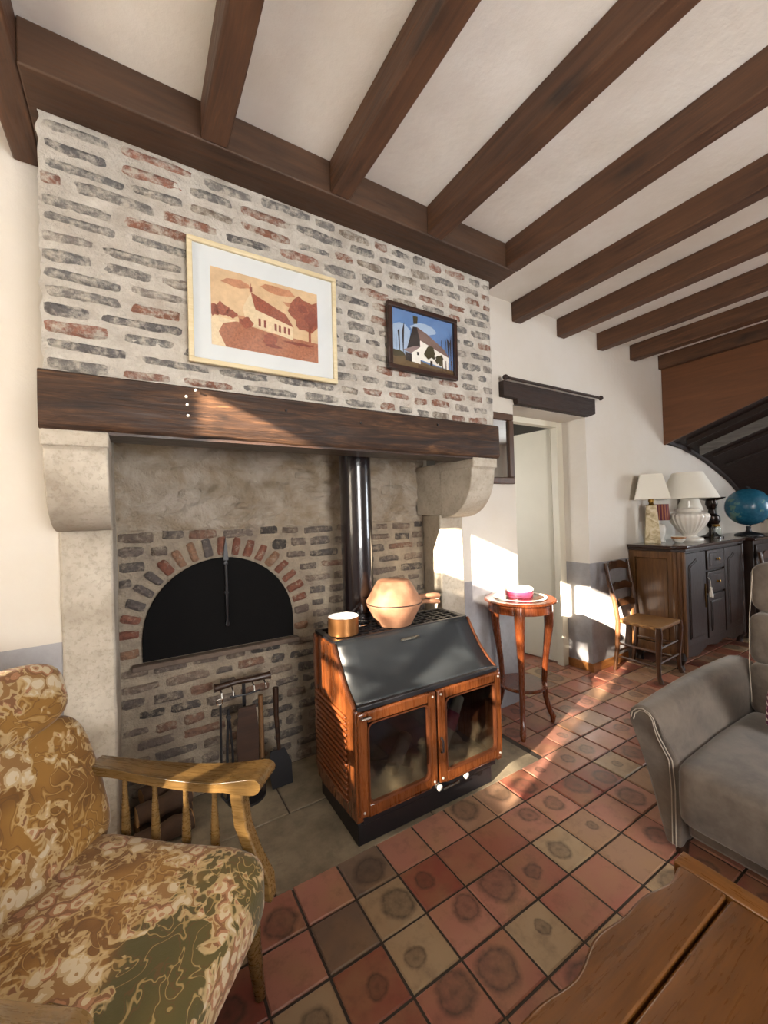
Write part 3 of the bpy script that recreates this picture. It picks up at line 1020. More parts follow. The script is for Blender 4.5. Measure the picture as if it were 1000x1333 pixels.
d3 = panel_door(-.19, .19, .2, .60, False)
for z0, z1 in ((.62, .82), (.84, SH - .075)):
    d = MB().box(-.19, .19, -hd_ - .002, -hd_ + .03, z0, z1).o('drawer', M_SBD, sb, bevel=.006)
    MB().box(-.15, .15, -hd_ - .008, -hd_, z0 + .03, z1 - .03).o('drawer_field', M_SBD, d, bevel=.005)
    MB().lathe([(.0001, 0), (.012, 0), (.008, .012), (.016, .022), (.0001, .028)], n=12).o('knob', M_BRASS, d, loc=(0, -hd_ - .008, (z0 + z1) / 2)).rotation_euler = (PI / 2, 0, 0)
MB().box(-.255, -.243, -hd_ - .004, -hd_ + .004, .5, .72).o('lock_plate', M_BRASS, d1)
tg = thing('key_tassel', 'cream tassel hanging from the sideboard door key', 'tassel', (4.53, SY0 - .045, .60))
MB().lathe([(.0001, 0), (.018, .002), (.016, .04), (.008, .075), (.012, .088), (.0001, .098)], n=12).o('fringe', M_WHITE, tg)
MB().tube([(0, 0, .095), (0, .004, .16), (.0, .022, .18)], .003, 6).o('cord', M_WHITE, tg)

# second low cabinet carrying the globe
c2 = thing('low_cabinet', 'dark low cabinet at the far right under the globe', 'cabinet', (6.13, 1.88, 0))
MB().box(-.52, .52, -.24, .24, .06, 1.06).o('carcass', M_SBD, c2, bevel=.004)
MB().box(-.55, .55, -.27, .242, 1.06, 1.09).o('top', M_SBT, c2, bevel=.006)
for s in (-1, 1):
    MB().box(min(s * .01, s * .49), max(s * .01, s * .49), -.262, -.24, .1, 1.02).o('cabinet_door', M_SBD, c2, bevel=.006)
for sx in (-1, 1):
    for sy in (-1, 1):
        MB().box(sx * .47 - .035, sx * .47 + .035, sy * .19 - .035, sy * .19 + .035, 0, .06).o('foot', M_SBD, c2, bevel=.004)

def smooth_prof(pr, k=5):
    out = []
    n = len(pr)
    for i in range(n - 1):
        p0, p1, p2, p3 = pr[max(i - 1, 0)], pr[i], pr[i + 1], pr[min(i + 2, n - 1)]
        for j in range(k):
            t = j / k
            q = []
            for a in (0, 1):
                q.append(.5 * (2 * p1[a] + (p2[a] - p0[a]) * t + (2 * p0[a] - 5 * p1[a] + 4 * p2[a] - p3[a]) * t * t + (-p0[a] + 3 * p1[a] - 3 * p2[a] + p3[a]) * t ** 3))
            out.append((max(q[0], .0001), q[1]))
    out.append(pr[-1])
    return out
def shade(r0, r1, z0, z1, mat, parent, n=48):
    m = MB()
    t = .003
    pr = [(r0, z0), (r1, z1), (r1 - t, z1), (r0 - t, z0)]
    vs, fs = [], []
    for r, z in pr:
        for k in range(n):
            a = 2 * PI * k / n
            vs.append((r * math.cos(a), r * math.sin(a), z))
    for i in range(4):
        for k in range(n):
            i2 = (i + 1) % 4
            fs.append((i * n + k, i * n + (k + 1) % n, i2 * n + (k + 1) % n, i2 * n + k))
    m.add(vs, fs)
    return m.o('lamp_shade', mat, parent, smooth=40)
# ------------------------------------------------------------------ lamps on the sideboard
M_SHADE = NB('white_lampshade')
_v = M_SHADE.obj()
M_SHADE.bump(M_SHADE.noise(_v, 180, 2), .1, .002)
M_SHADE = M_SHADE.fin('#e8e4d8', .8, Subsurface_Weight=0.15, Subsurface_Radius=(.02, .02, .02))
M_ONYX = NB('onyx_column')
_v = M_ONYX.obj()
_c = M_ONYX.ramp(M_ONYX.noise(_v, 14, 5, .6, 1.2), [(.3, '#8f7c5c'), (.5, '#c9b995'), (.7, '#e0d6bd')])
M_ONYX = M_ONYX.fin(_c, .25)
T = SH + .001
l1 = thing('onyx_lamp', 'table lamp with square tapered white shade on a stone column', 'lamp', (4.27, 2.0, T), math.radians(30))
def frustum(m, a, b, z0, z1, x=0, y=0):
    v = [(x - a, y - a, z0), (x + a, y - a, z0), (x + a, y + a, z0), (x - a, y + a, z0), (x - b, y - b, z1), (x + b, y - b, z1), (x + b, y + b, z1), (x - b, y + b, z1)]
    m.add(v, [(0, 3, 2, 1), (4, 5, 6, 7), (0, 1, 5, 4), (1, 2, 6, 5), (2, 3, 7, 6), (3, 0, 4, 7)])
m = MB()
frustum(m, .065, .042, 0, .365)
m.o('column', M_ONYX, l1, bevel=.004)
MB().tube([(0, 0, .36), (0, 0, .385), (0, 0, .41), (0, 0, .47)], [.03, .018, .026, .008], 10).o('socket', M_BRASS, l1)
m = MB()
vs, fs = [], []
for a, z in ((.145, .425), (.088, .665)):
    vs += [(-a, -a, z), (a, -a, z), (a, a, z), (-a, a, z)]
fs = [(k, (k + 1) % 4, 4 + (k + 1) % 4, 4 + k) for k in range(4)]
m.add(vs, fs).o('lamp_shade', M_SHADE, l1, solid=.003, smooth=0)

l2 = thing('urn_lamp', 'white ribbed ceramic urn lamp with a wide conical white shade', 'lamp', (4.76, 1.885, T))
MB().lathe([(.115, 0), (.12, .012), (.115, .03), (.075, .038), (.06, .055), (.068, .07)], n=28).o('foot', M_WHITE, l2)
m = MB().lathe(smooth_prof([(.055, .065), (.09, .10), (.135, .16), (.165, .22), (.168, .255), (.145, .278), (.09, .287)]), n=144, ribs=24, ribamp=.022)
m.o('urn_body', M_WHITE, l2, smooth=180)
MB().lathe([(.085, .28), (.10, .29), (.11, .31), (.10, .325), (.04, .33), (.012, .335), (.012, .40)], n=28).o('neck', M_WHITE, l2)
shade(.256, .128, .425, .685, M_SHADE, l2)

# small striped shade lamp behind
l3 = thing('striped_lamp', 'small lamp with red striped shade between the two big lamps', 'lamp', (4.50, 2.04, T))
b = NB('striped_fabric')
x_ = b.sep(b.obj())
ang = b.math('ARCTAN2', x_[1], x_[0])
M_STRIPE = b.fin(b.ramp(b.math('FRACT', b.math('MULTIPLY', ang, 3.2)), [(0, '#6a2c3a'), (.3, '#a06a48'), (.55, '#7a3a34'), (.8, '#4d2238')], 'CONSTANT'), .8)
MB().lathe([(.05, 0), (.052, .01), (.035, .03), (.05, .08), (.06, .13), (.045, .17), (.015, .19), (.012, .24)], n=24).o('base', M_WHITE, l3)
shade(.092, .085, .215, .375, M_STRIPE, l3)
# small pale lamp behind the urn
l4 = thing('small_pale_lamp', 'small pale lamp half hidden behind the white urn lamp', 'lamp', (5.16, 2.03, T))
MB().lathe([(.06, 0), (.06, .015), (.02, .03), (.03, .12), (.04, .2), (.015, .28), (.01, .33)], n=20).o('base', M_BRASS, l4)
shade(.12, .07, .30, .46, M_SHADE, l4)
# dark oil-lamp stand
l5 = thing('oil_lamp', 'dark turned oil lamp with a flat wide rim, beside the globe', 'lamp', (5.34, 1.90, T))
MB().lathe([(.10, 0), (.10, .015), (.06, .03), (.03, .06), (.028, .10), (.05, .13), (.075, .18), (.07, .23), (.035, .26), (.028, .30), (.045, .33)], n=28).o('base', plain('dark_bronze', '#2a211b', .25, .6), l5)
MB().lathe([(.04, .33), (.055, .36), (.05, .40), (.12, .425), (.125, .435), (.04, .44)], n=28).o('burner', plain('dark_bronze', '#2a211b', .25, .6), l5)
gj = thing('glass_jar', 'small clear glass jar in front of the dark oil lamp', 'jar', (5.16, 1.80, T))
MB().lathe([(.0001, .001), (.04, 0), (.042, .01), (.04, .12), (.03, .13)], n=20).o('jar_body', M_CLEAR, gj)
MB().lathe([(.032, .128), (.034, .15), (.0001, .152)], n=20).o('lid', M_BRASS, gj)
bk = thing('small_bowl', 'small cream bowl beside the stone lamp column', 'bowl', (4.47, 1.86, T))
MB().lathe([(.03, 0), (.055, .03), (.06, .06), (.055, .06), (.045, .02), (.0001, .012)], n=20).o('bowl_body', M_WHITE, bk)
MB().lathe([(.0575, .040), (.0605, .047), (.0605, .054), (.0575, .058)], n=20, cap=False).o('rim_band', M_BASEB, bk)

# globe
gl = thing('globe', 'blue terrestrial globe on a dark stand at the far right', 'globe', (6.04, 1.80, 1.091))
b = NB('globe_map')
v = b.obj()
n = b.noise(v, 5.5, 6, .6)
c = b.mix(b.ramp(n, [(.58, 0.0), (.61, 1.0)]), '#1f5c78', '#5f8478')
c = b.mix(b.math('MULTIPLY', b.ramp(b.noise(v, 30, 4), [(.4, 0.0), (.7, 1.0)]), .4), c, '#3d8199')
M_GLOBE = b.fin(c, .25)
m = MB()
R = .212
m.lathe([(max(.0002, R * math.sin(PI * k / 24)), -R * math.cos(PI * k / 24)) for k in range(25)], n=40)
s_ = m.o('sphere', M_GLOBE, gl, smooth=80, loc=(0, 0, .33))
s_.rotation_euler = (.3, .2, 0)
m = MB().tube([(math.cos(a) * (R + .018), 0, .33 + math.sin(a) * (R + .018)) for a in [math.radians(-100 + 10 * k) for k in range(21)]], .007, 8)
o = m.o('meridian_arm', M_BLACK, gl)
MB().lathe([(.13, 0), (.13, .012), (.10, .03), (.03, .045), (.02, .07), (.025, .10)], n=28).o('base', M_BLACK, gl)

def superq(m, c, a, e1=.3, e2=.3, nu=40, nv=20, fn=None):
    sg = lambda w, e: math.copysign(abs(w) ** e, w)
    vs, fs = [], []
    for j in range(nv + 1):
        ph = -PI / 2 + PI * j / nv
        for i in range(nu):
            th = 2 * PI * i / nu
            p = Vector((a[0] * sg(math.cos(ph), e1) * sg(math.cos(th), e2), a[1] * sg(math.cos(ph), e1) * sg(math.sin(th), e2), a[2] * sg(math.sin(ph), e1)))
            if fn:
                p = fn(p)
            vs.append(Vector(c) + p)
    for j in range(nv):
        for i in range(nu):
            fs.append((j * nu + i, j * nu + (i + 1) % nu, (j + 1) * nu + (i + 1) % nu, (j + 1) * nu + i))
    return m.add(vs, fs)

# ------------------------------------------------------------------ rush seat chair
M_CHAIR = wood('chair_walnut', '#5c3a22', '#352010', 'z', 1.6, .35, .1, .08, coat=.2)
b = NB('rush_seat')
v = b.obj()
xy = b.sep(v)
ax = b.math('ABSOLUTE', xy[0])
ay = b.math('ABSOLUTE', xy[1])
w1 = b.math('SINE', b.math('MULTIPLY', b.math('MAXIMUM', ax, b.math('MULTIPLY', ay, 1.1)), 900.0))
c = b.mix(b.ramp(w1, [(.2, 0.0), (.8, 1.0)]), '#8a6236', '#b98d52')
c = b.mix(b.math('MULTIPLY', b.noise(v, 20, 3), .4), c, '#6e4a26')
b.bump(w1, .4, .004)
M_RUSH = b.fin(c, .7)
def rush_chair(label, loc, rz):
    t = thing('rush_seat_chair', label, 'chair', loc, rz, 'rush seated ladder-back chairs')
    for s in (-1, 1):
        pts = [(s * .17, .20, 0), (s * .175, .17, .2), (s * .18, .155, .45), (s * .19, .175, .62), (s * .20, .215, .80), (s * .205, .235, .955)]
        MB().tube(pts, [.017, .02, .021, .021, .019, .016], 10).o('back_post', M_CHAIR, t, smooth=60)
        pts = [(s * .205, -.185, 0), (s * .20, -.168, .05), (s * .198, -.165, .15), (s * .202, -.172, .30), (s * .205, -.178, .40), (s * .203, -.175, .455)]
        MB().tube(pts, [.021, .016, .018, .024, .027, .022], 10).o('leg', M_CHAIR, t, smooth=60)
    for z, y in ((.575, .168), (.725, .195), (.905, .228)):
        m = MB()
        n = 16
        vs, fs = [], []
        for i in range(n + 1):
            u = i / n
            x = -.19 + .38 * u
            a = math.sin(u * PI)
            zz = .022 * math.sin(u * PI) ** 2 * (1.6 if z > .9 else 1) - .01 * math.cos(u * 4 * PI)
            yb = y + .025 * a
            vs += [(x, yb - .008, z - .028 + zz * .4), (x, yb + .008, z - .028 + zz * .4), (x, yb + .008, z + .028 + zz), (x, yb - .008, z + .028 + zz)]
        for i in range(n):
            for k in range(4):
                fs.append((i * 4 + k, i * 4 + (k + 1) % 4, i * 4 + 4 + (k + 1) % 4, i * 4 + 4 + k))
        fs += [(3, 2, 1, 0), (n * 4, n * 4 + 1, n * 4 + 2, n * 4 + 3)]
        m.add(vs, fs).o('back_slat', M_CHAIR, t, bevel=.003, smooth=50)
    pol = [(-.21, -.19), (.21, -.19), (.18, .16), (-.18, .16)]
    MB().prism(pol, .43, .463, 'z').o('seat', M_RUSH, t, bevel=.012, seg=3)
    for z in (.13, .25):
        MB().tube([(-.2, -.166, z + .03), (.2, -.166, z + .03)], .010, 8).o('stretcher', M_CHAIR, t)
        for s in (-1, 1):
            MB().tube([(s * .198, -.165, z), (s * .175, .175, z)], .010, 8).o('stretcher', M_CHAIR, t)
    MB().tube([(-.174, .175, .17), (.174, .175, .17)], .010, 8).o('stretcher', M_CHAIR, t)
    return t
rush_chair('walnut ladder-back chair with rush seat standing at the sideboard end', (3.83, 1.865, 0), math.radians(3))
rush_chair('dark ladder-back chair mostly hidden behind the grey sofa back', (5.62, 1.28, 0), math.radians(-8))

# ------------------------------------------------------------------ round side table
M_MAHO = wood('mahogany', '#7a3d1c', '#4a210e', 'z', 1.3, .25, .05, .05, coat=.5)
tb = thing('side_table', 'round mahogany three-legged side table by the sunlit wall', 'table', (2.22, 1.885, 0))
TZ = .862
MB().lathe([(.0001, TZ - .022), (.222, TZ - .022), (.236, TZ - .014), (.236, TZ - .006), (.228, TZ), (.0001, TZ)], n=48).o('tabletop', M_MAHO, tb)
MB().lathe([(.190, TZ - .085), (.208, TZ - .080), (.208, TZ - .022), (.190, TZ - .022)], n=48).o('apron', M_MAHO, tb)
MB().lathe([(.0001, .27), (.150, .27), (.158, .277), (.158, .285), (.150, .292), (.0001, .292)], n=40).o('shelf', M_MAHO, tb)
MB().lathe([(.0001, .20), (.02, .21), (.03, .24), (.02, .27)], n=16).o('shelf_finial', M_MAHO, tb)
for a in (219, 336, 97):
    ar = math.radians(a)
    prof = [(.195, TZ - .03, .034), (.207, TZ - .10, .034), (.205, .66, .030), (.185, .52, .023), (.168, .40, .020), (.160, .29, .019), (.165, .18, .018), (.19, .09, .018), (.215, .04, .021), (.212, 0, .014)]
    MB().tube([(r * math.cos(ar), r * math.sin(ar), z) for r, z, q in prof], [q for r, z, q in prof], 12).o('leg', M_MAHO, tb, smooth=60)
tr = thing('glass_tray', 'round glass tray on the mahogany side table', 'tray', (2.225, 1.885, TZ + .0005))
MB().lathe([(.0001, 0), (.165, 0), (.172, .006), (.165, .008), (.0001, .006)], n=40).o('tray_disc', M_CLEAR, tr)
MB().lathe([(.155, .0082), (.158, .0095), (.172, .0095), (.174, .0065)], n=40, cap=False).o('rim', M_WHITE, tr)
rb_ = thing('round_tin', 'round pink and red ribboned tin on the glass tray', 'tin', (2.235, 1.90, TZ + .0085))
MB().lathe([(.0001, 0), (.088, 0), (.09, .006), (.09, .045), (.0001, .045)], n=36).o('box', plain('pink_red', '#9a2f48', .5, var=.1), rb_)
MB().lathe([(.0905, .010), (.0935, .012), (.0935, .032), (.0905, .034)], n=36, cap=False).o('ribbon', plain('rose_ribbon', '#8c1f3a', .4), rb_)
MB().lathe([(.0001, .058), (.086, .058), (.094, .052), (.094, .042), (.0905, .042)], n=36).o('lid', M_WHITE, rb_)

# ------------------------------------------------------------------ stove
M_ENAM = wood('brown_enamel', '#7c441f', '#542911', 'z', .9, .28, .0, .04, coat=.5)
M_PANEL = plain('grey_black_enamel', '#33373a', .32, var=.15, sc=8)
b = NB('stove_glass')
tr_ = b.n('ShaderNodeBsdfTransparent', {0: '#c4c8ce'})
gl_ = b.n('ShaderNodeBsdfGlossy', {0: '#ffffff', 'Roughness': .06})
mx_ = b.n('ShaderNodeMixShader', {0: b.math('MULTIPLY', b.math('ADD', b.n('ShaderNodeFresnel', {0: 1.5}).outputs[0], .02, True), b.math('SUBTRACT', 1.0, b.n('ShaderNodeNewGeometry').outputs['Backfacing'])), 1: tr_.outputs[0], 2: gl_.outputs[0]})
# heat-baked film on the glass: pale streaks rising from the bottom edge, soot at the top
v = b.obj()
zz = b.sep(v)[2]
st1 = b.noise(b.mapr(v, scale=(4, 1, 2.5)), 2.0, 4, .6, .4)
low = b.math('ADD', b.math('MULTIPLY', b.math('SUBTRACT', .36, zz), 3.2), b.math('MULTIPLY', b.math('SUBTRACT', st1, .5), 1.8))
film = b.math('MULTIPLY', b.ramp(low, [(.05, 0.0), (1.0, 1.0)]), .36)
df_ = b.n('ShaderNodeBsdfDiffuse', {0: b.mix(st1, '#8a7450', '#c9b48c')})
mx2 = b.n('ShaderNodeMixShader', {0: film, 1: mx_.outputs[0], 2: df_.outputs[0]})
b.t.links.new(mx2.outputs[0], b.t.nodes['Material Output'].inputs[0])
M_SGLASS = b.m
M_FIRE = plain('sooty_firebrick', '#4c4f5c', .9, var=.4, sc=14, bump=.4)
M_ASH = plain('pale_ash', '#b8a891', .95, var=.3, sc=30, bump=.5)
st = thing('wood_stove', 'brown and black enamelled cast iron stove with two glazed doors', 'stove', (1.228, 1.83, .0005), math.radians(-1.0))
SW = .432
side = [(.232, .832), (-.03, .832)]
for k in range(1, 11):
    t = k / 10
    y = -.03 - .205 * t
    z = .832 - .222 * t - .030 * math.sin(t * PI)
    side.append((y, z))
side += [(-.245, .60), (-.245, .135), (-.235, .11), (.14, .075), (.20, .09), (.232, .14)]
for s in (-1, 1):
    sp = MB().prism(side, s * SW, s * (SW - .025), 'x').o('side_panel', M_ENAM, st, bevel=.006)
    m = MB()
    for k in range(15):
        z = .165 + k * .0265
        m.box(s * SW, s * (SW + .011), -.175, .19, z, z + .014)
    m.o('louvre_ribs', plain('rib_enamel', '#7c4220', .3, var=.15, sc=6, Coat_Weight=.4), sp, bevel=.004, seg=2)
    for y in (-.0, .09, .165):
        if y > -.02:
            MB().tube([(s * (SW + .001), y, .58), (s * (SW + .001), y, .825)], .009, 8).o('moulding', M_ENAM, sp)
    MB().tube([(s * (SW - .006), y - .0, z + .006) for y, z in side[1:13]], .008, 8).o('edge_bead', plain('copper_edge', '#6d3d24', .3, .3), sp)
    MB().box(min(s * (SW - .03), s * (SW + .004)), max(s * (SW - .03), s * (SW + .004)), -.262, -.235, .12, .605).o('front_stile', M_ENAM, sp, bevel=.006)
MB().box(-SW + .025, SW - .025, .205, .23, .08, .82).o('back_plate', M_BLACK, st)
MB().box(-SW + .025, SW - .025, -.23, .205, .10, .14).o('firebox_floor', M_FIRE, st)
MB().box(-SW + .025, SW - .025, .06, .075, .14, .70).o('firebox_back', M_FIRE, st)
MB().box(-SW + .012, SW - .05, -.235, .19, 0, .10).o('plinth', M_BLACK, st, bevel=.004)
MB().box(-SW + .03, SW - .03, -.25, -.225, .095, .15).o('lower_rail', M_BLACK, st, bevel=.006)
# concave front shield
def fn(u, v):
    x = -SW + .022 + (2 * SW - .044) * u
    y = -.03 - .21 * v
    z = .842 - .225 * v - .032 * math.sin(v * PI)
    return (x, y - .004, z)
sh = MB().grid(fn, 8, 14).o('sloped_shield', M_PANEL, st, solid=.008, smooth=60)
MB().box(-SW + .01, SW - .01, -.262, -.232, .594, .618).o('shield_lip', M_BLACK, st, bevel=.004)
bd = MB()
bd.xf = Matrix.Translation((-.02, -.074, .800)) @ Matrix.Rotation(math.radians(40), 4, 'X')
bd.box(-.045, .045, -.003, .004, -.008, .008)
bd.o('badge', plain('badge_metal', '#8a8478', .3, .8), st, bevel=.002)
for k in range(6):
    q = MB()
    q.xf = bd.xf
    q.box(-.038 + k * .0135, -.029 + k * .0135, -.005, -.002, -.004, .004)
    q.o('badge_letter', plain('badge_light', '#c9c4b8', .3, .6), st)
q = MB()
q.xf = bd.xf @ Matrix.Translation((.055, 0, 0)) @ Matrix.Rotation(PI / 2, 4, 'X')
q.lathe([(.0001, -.004), (.013, -.004), (.014, .004), (.0001, .006)], n=16).o('badge_emblem', plain('badge_metal', '#8a8478', .3, .8), st)
# top plate with grid
tp = MB()
x0, x1, y0, y1 = -SW + .01, SW - .01, -.03, .225
tp.box(x0, x1, y0, y0 + .02, .828, .846)
tp.box(x0, x1, y1 - .02, y1, .828, .846)
tp.box(x0, x0 + .03, y0 + .02, y1 - .02, .828, .846)
tp.box(x1 - .03, x1, y0 + .02, y1 - .02, .828, .846)
tp.o('top_frame', M_BLACK, st, bevel=.003)
gm = MB()
for k in range(1, 16):
    x = x0 + .03 + (x1 - x0 - .06) * k / 16
    gm.box(x - .006, x + .006, y0 + .02, y1 - .02, .830, .843)
for k in range(1, 5):
    y = y0 + .02 + (y1 - y0 - .04) * k / 5
    gm.box(x0 + .03, x1 - .03, y - .006, y + .006, .831, .844)
gm.o('grate', M_BLACK, st)
MB().box(x0, x1, y0, y1, .795, .80).o('under_tray', M_SOOT, st)
# doors
for (a, c_) in ((-SW + .005, -.008), (.002, SW - .005)):
    d = MB()
    e, y0, y1, z0, z1 = .046, -.278, -.252, .150, .594
    d.box(a, a + e, y0, y1, z0, z1)
    d.box(c_ - e, c_, y0, y1, z0, z1)
    d.box(a + e, c_ - e, y0, y1, z1 - e, z1)
    d.box(a + e, c_ - e, y0, y1, z0, z0 + e)
    dd = d.o('stove_door', M_ENAM, st, bevel=.006)
    pn = MB()
    pn.prism(rr_poly(a + e - .004, c_ - e + .004, z0 + e - .004, z1 - e + .004, .03), -.266, -.262, 'y')
    pn.o('door_glass', M_SGLASS, dd)
    fr = MB()
    po, pi_ = rr_poly(a + e - .002, c_ - e + .002, z0 + e - .002, z1 - e + .002, .03), rr_poly(a + e + .006, c_ - e - .006, z0 + e + .006, z1 - e - .006, .026)
    n = len(po)
    fr.add([(x, -.282, z) for x, z in po] + [(x, -.280, z) for x, z in pi_] + [(x, -.262, z) for x, z in pi_],
           [(i, (i + 1) % n, n + (i + 1) % n, n + i) for i in range(n)] + [(n + i, n + (i + 1) % n, 2 * n + (i + 1) % n, 2 * n + i) for i in range(n)])
    fr.o('glass_bead', plain('copper_edge', '#6d3d24', .3, .3), dd)
    for xx in (a + .02, c_ - .02):
        for zz in (z0 + .02, z1 - .02):
            MB().lathe([(.0001, 0), (.006, 0), (.005, .004), (.0001, .006)], n=8).o('screw', plain('pale_screw', '#d8d4cc', .3, .5), dd, loc=(xx, -.278, zz)).rotation_euler = (PI / 2, 0, 0)
MB().tube([(.012, -.285, .30), (.012, -.30, .31), (.012, -.30, .36), (.012, -.285, .37)], .005, 8).o('door_handle', M_BLACK, st)
M_CHROME = plain('chrome', '#d6d6d2', .15, 1.0, var=.02)
for x in (.005, .175):
    MB().lathe([(.0001, 0), (.014, 0), (.012, .012), (.016, .022), (.0001, .028)], n=14).o('control_knob', M_WHITE, st, loc=(x, -.25, .125)).rotation_euler = (PI / 2, 0, 0)
MB().tube([(.03, -.262, .105), (.13, -.264, .11)], .007, 8).o('pull_bar', M_CHROME, st)
MB().tube([(-SW + .02, -.262, .575), (-SW + .02, -.29, .575), (-SW + .06, -.29, .575)], .008, 8).o('hinge_catch', M_CHROME, st)
# wood and ash inside the stove
def log_thing(label, p, q, r, grp='logs in the stove', bark='#7a5c40', end='#c9a87c', name='log'):
    p, q = Vector(p), Vector(q)
    t = thing(name, label, 'log', (p + q) / 2, 0, grp)
    c0 = (p + q) / 2
    n = 6
    m = MB().tube([p + (q - p) * (i / n) - c0 + Vector((0, 0, .004 * math.sin(i * 2.1))) for i in range(n + 1)], [r * (1 + .08 * math.sin(i * 3.7)) for i in range(n + 1)], 10, cap=False)
    m.o('bark', plain('bark' + bark, bark, .9, var=.4, sc=18, bump=.6), t, smooth=50)
    d = (q - p).normalized()
    for e, s in ((p, -1), (q, 1)):
        m = MB().tube([e - c0 - d * s * .004, e - c0 + d * s * .002], [r * .96, r * .94], 10)
        m.o('cut_end', plain('cut_end' + end, end, .8, var=.25, sc=40), t)
    return t
log_thing('pale split log lying behind the left stove door glass', (1.02, 1.66, .24), (1.20, 1.80, .27), .035, bark='#a08a70')
lg = log_thing('pale log leaning behind the right stove door glass', (1.38, 1.72, .2), (1.56, 1.78, .40), .032, bark='#c0aa88')
wp = thing('paper_wrapper', 'crimson paper wrapper round the log behind the right stove glass', 'wrapper', (1.47, 1.75, .30))
m = MB().tube([(-.03, -.01, -.033), (.03, .01, .033)], .037, 14, cap=False).o('paper', plain('crimson_paper', '#8c2038', .6), wp)
ah = MB()
def fn(u, v):
    x, y = -.36 + .72 * u, -.2 + .24 * v
    return (x, y, .02 + .035 * mnoise.noise(Vector((x * 9, y * 9, 4))) + .02 * math.sin(u * 9))
ah.grid(fn, 30, 12)
aho = ah.o('ash_bed', M_ASH, st, smooth=60, loc=(0, 0, .128))
aho['kind'] = 'stuff'
aho['label'] = 'pale heaped ash'

# flue pipe
fp = thing('flue_pipe', 'dark brown enamelled flue pipe rising behind the stove into the chimney', 'pipe', (1.130, 2.158, .0))
M_FLUE = plain('brown_black_enamel', '#1c1416', .24, var=.1, sc=5, Coat_Weight=.6)
MB().tube([(0, 0, .70), (0, 0, 2.38)], .094, 36).o('pipe', M_FLUE, fp, smooth=60)
MB().lathe([(.094, .86), (.102, .862), (.102, .885), (.094, .887)], n=36, cap=False).o('collar', M_FLUE, fp)
MB().box(-.06, .06, -.093, .0, .62, .80).o('flue_elbow', M_BLACK, fp, bevel=.02)

# clay roasting pot on the stove
M_CLAY = NB('terracotta_clay')
_v = M_CLAY.obj()
_c = M_CLAY.mix(M_CLAY.ramp(M_CLAY.noise(_v, 12, 5, .6), [(.4, 0.0), (.7, 1.0)]), '#a87a5c', '#8f6248')
M_CLAY.bump(M_CLAY.noise(_v, 90, 3), .1, .002)
M_CLAY = M_CLAY.fin(_c, .75)
PZ = .8465
cp = thing('clay_roaster', 'terracotta clay roasting pot with lid and twin handles on the stove', 'pot', (1.215, 1.900, PZ), math.radians(-20))
MB().lathe([(.0001, 0), (.088, 0), (.096, .006), (.125, .06), (.150, .108), (.151, .118), (.1505, .121)], n=40).o('pot_body', M_CLAY, cp)
MB().lathe([(.1505, .123), (.153, .126), (.152, .134), (.146, .142), (.112, .205), (.094, .232), (.088, .240), (.082, .243), (.0001, .245)], n=40).o('lid', M_CLAY, cp)
MB().tube([(.13, 0, .107), (.18, 0, .112), (.235, 0, .108), (.262, 0, .106)], [.019, .017, .022, .020], 14, flat=.62).o('handle', M_CLAY, cp)
MB().tube([(.13, 0, .138), (.18, 0, .142), (.235, 0, .142), (.262, 0, .138)], [.021, .018, .023, .021], 14, flat=.66).o('lid_handle', M_CLAY, cp)
MB().tube([(.153 * math.cos(a), .153 * math.sin(a), .124 + .002 * math.sin(3 * a)) for a in [2 * PI * k / 36 for k in range(37)]], .002, 6, cap=False).o('binding_wire', M_BLACK, cp)
# copper saucepan
sp_ = thing('copper_saucepan', 'small copper saucepan with tinned inside at the left of the stove top', 'saucepan', (.905, 1.905, PZ), math.radians(38))
M_COP = plain('copper', '#b8814f', .32, .9, var=.15, sc=20)
M_TIN = plain('tinned', '#eeeeec', .4, 0.0, var=.03, sc=15)
MB().lathe([(.0001, 0), (.074, 0), (.078, .004), (.078, .088), (.080, .090), (.0775, .0905)], n=36, cap=False).o('pan_wall', M_COP, sp_)
MB().lathe([(.0775, .0905), (.0755, .089), (.0745, .010), (.0001, .006)], n=36, cap=False).o('tin_lining', M_TIN, sp_)
MB().tube([(.075, 0, .075), (.10, 0, .082), (.16, 0, .096), (.215, 0, .108)], [.008, .006, .005, .008], 10, flat=.5).o('handle', M_BLACK, sp_)
wr = thing('wire_trivet', 'thin wire trivet on the stove between saucepan and clay pot', 'trivet', (1.035, 2.0, PZ))
m = MB()
for k in range(4):
    m.tube([(-.06 + k * .025, -.05, .01), (-.03 + k * .025, .05, .014)], .0025, 6)
m.o('wires', M_CHROME, wr)
MB().tube([(.075 * math.cos(a), .055 * math.sin(a), .0085) for a in [2 * PI * k / 24 for k in range(25)]], .003, 6, cap=False).o('rim', M_CHROME, wr)

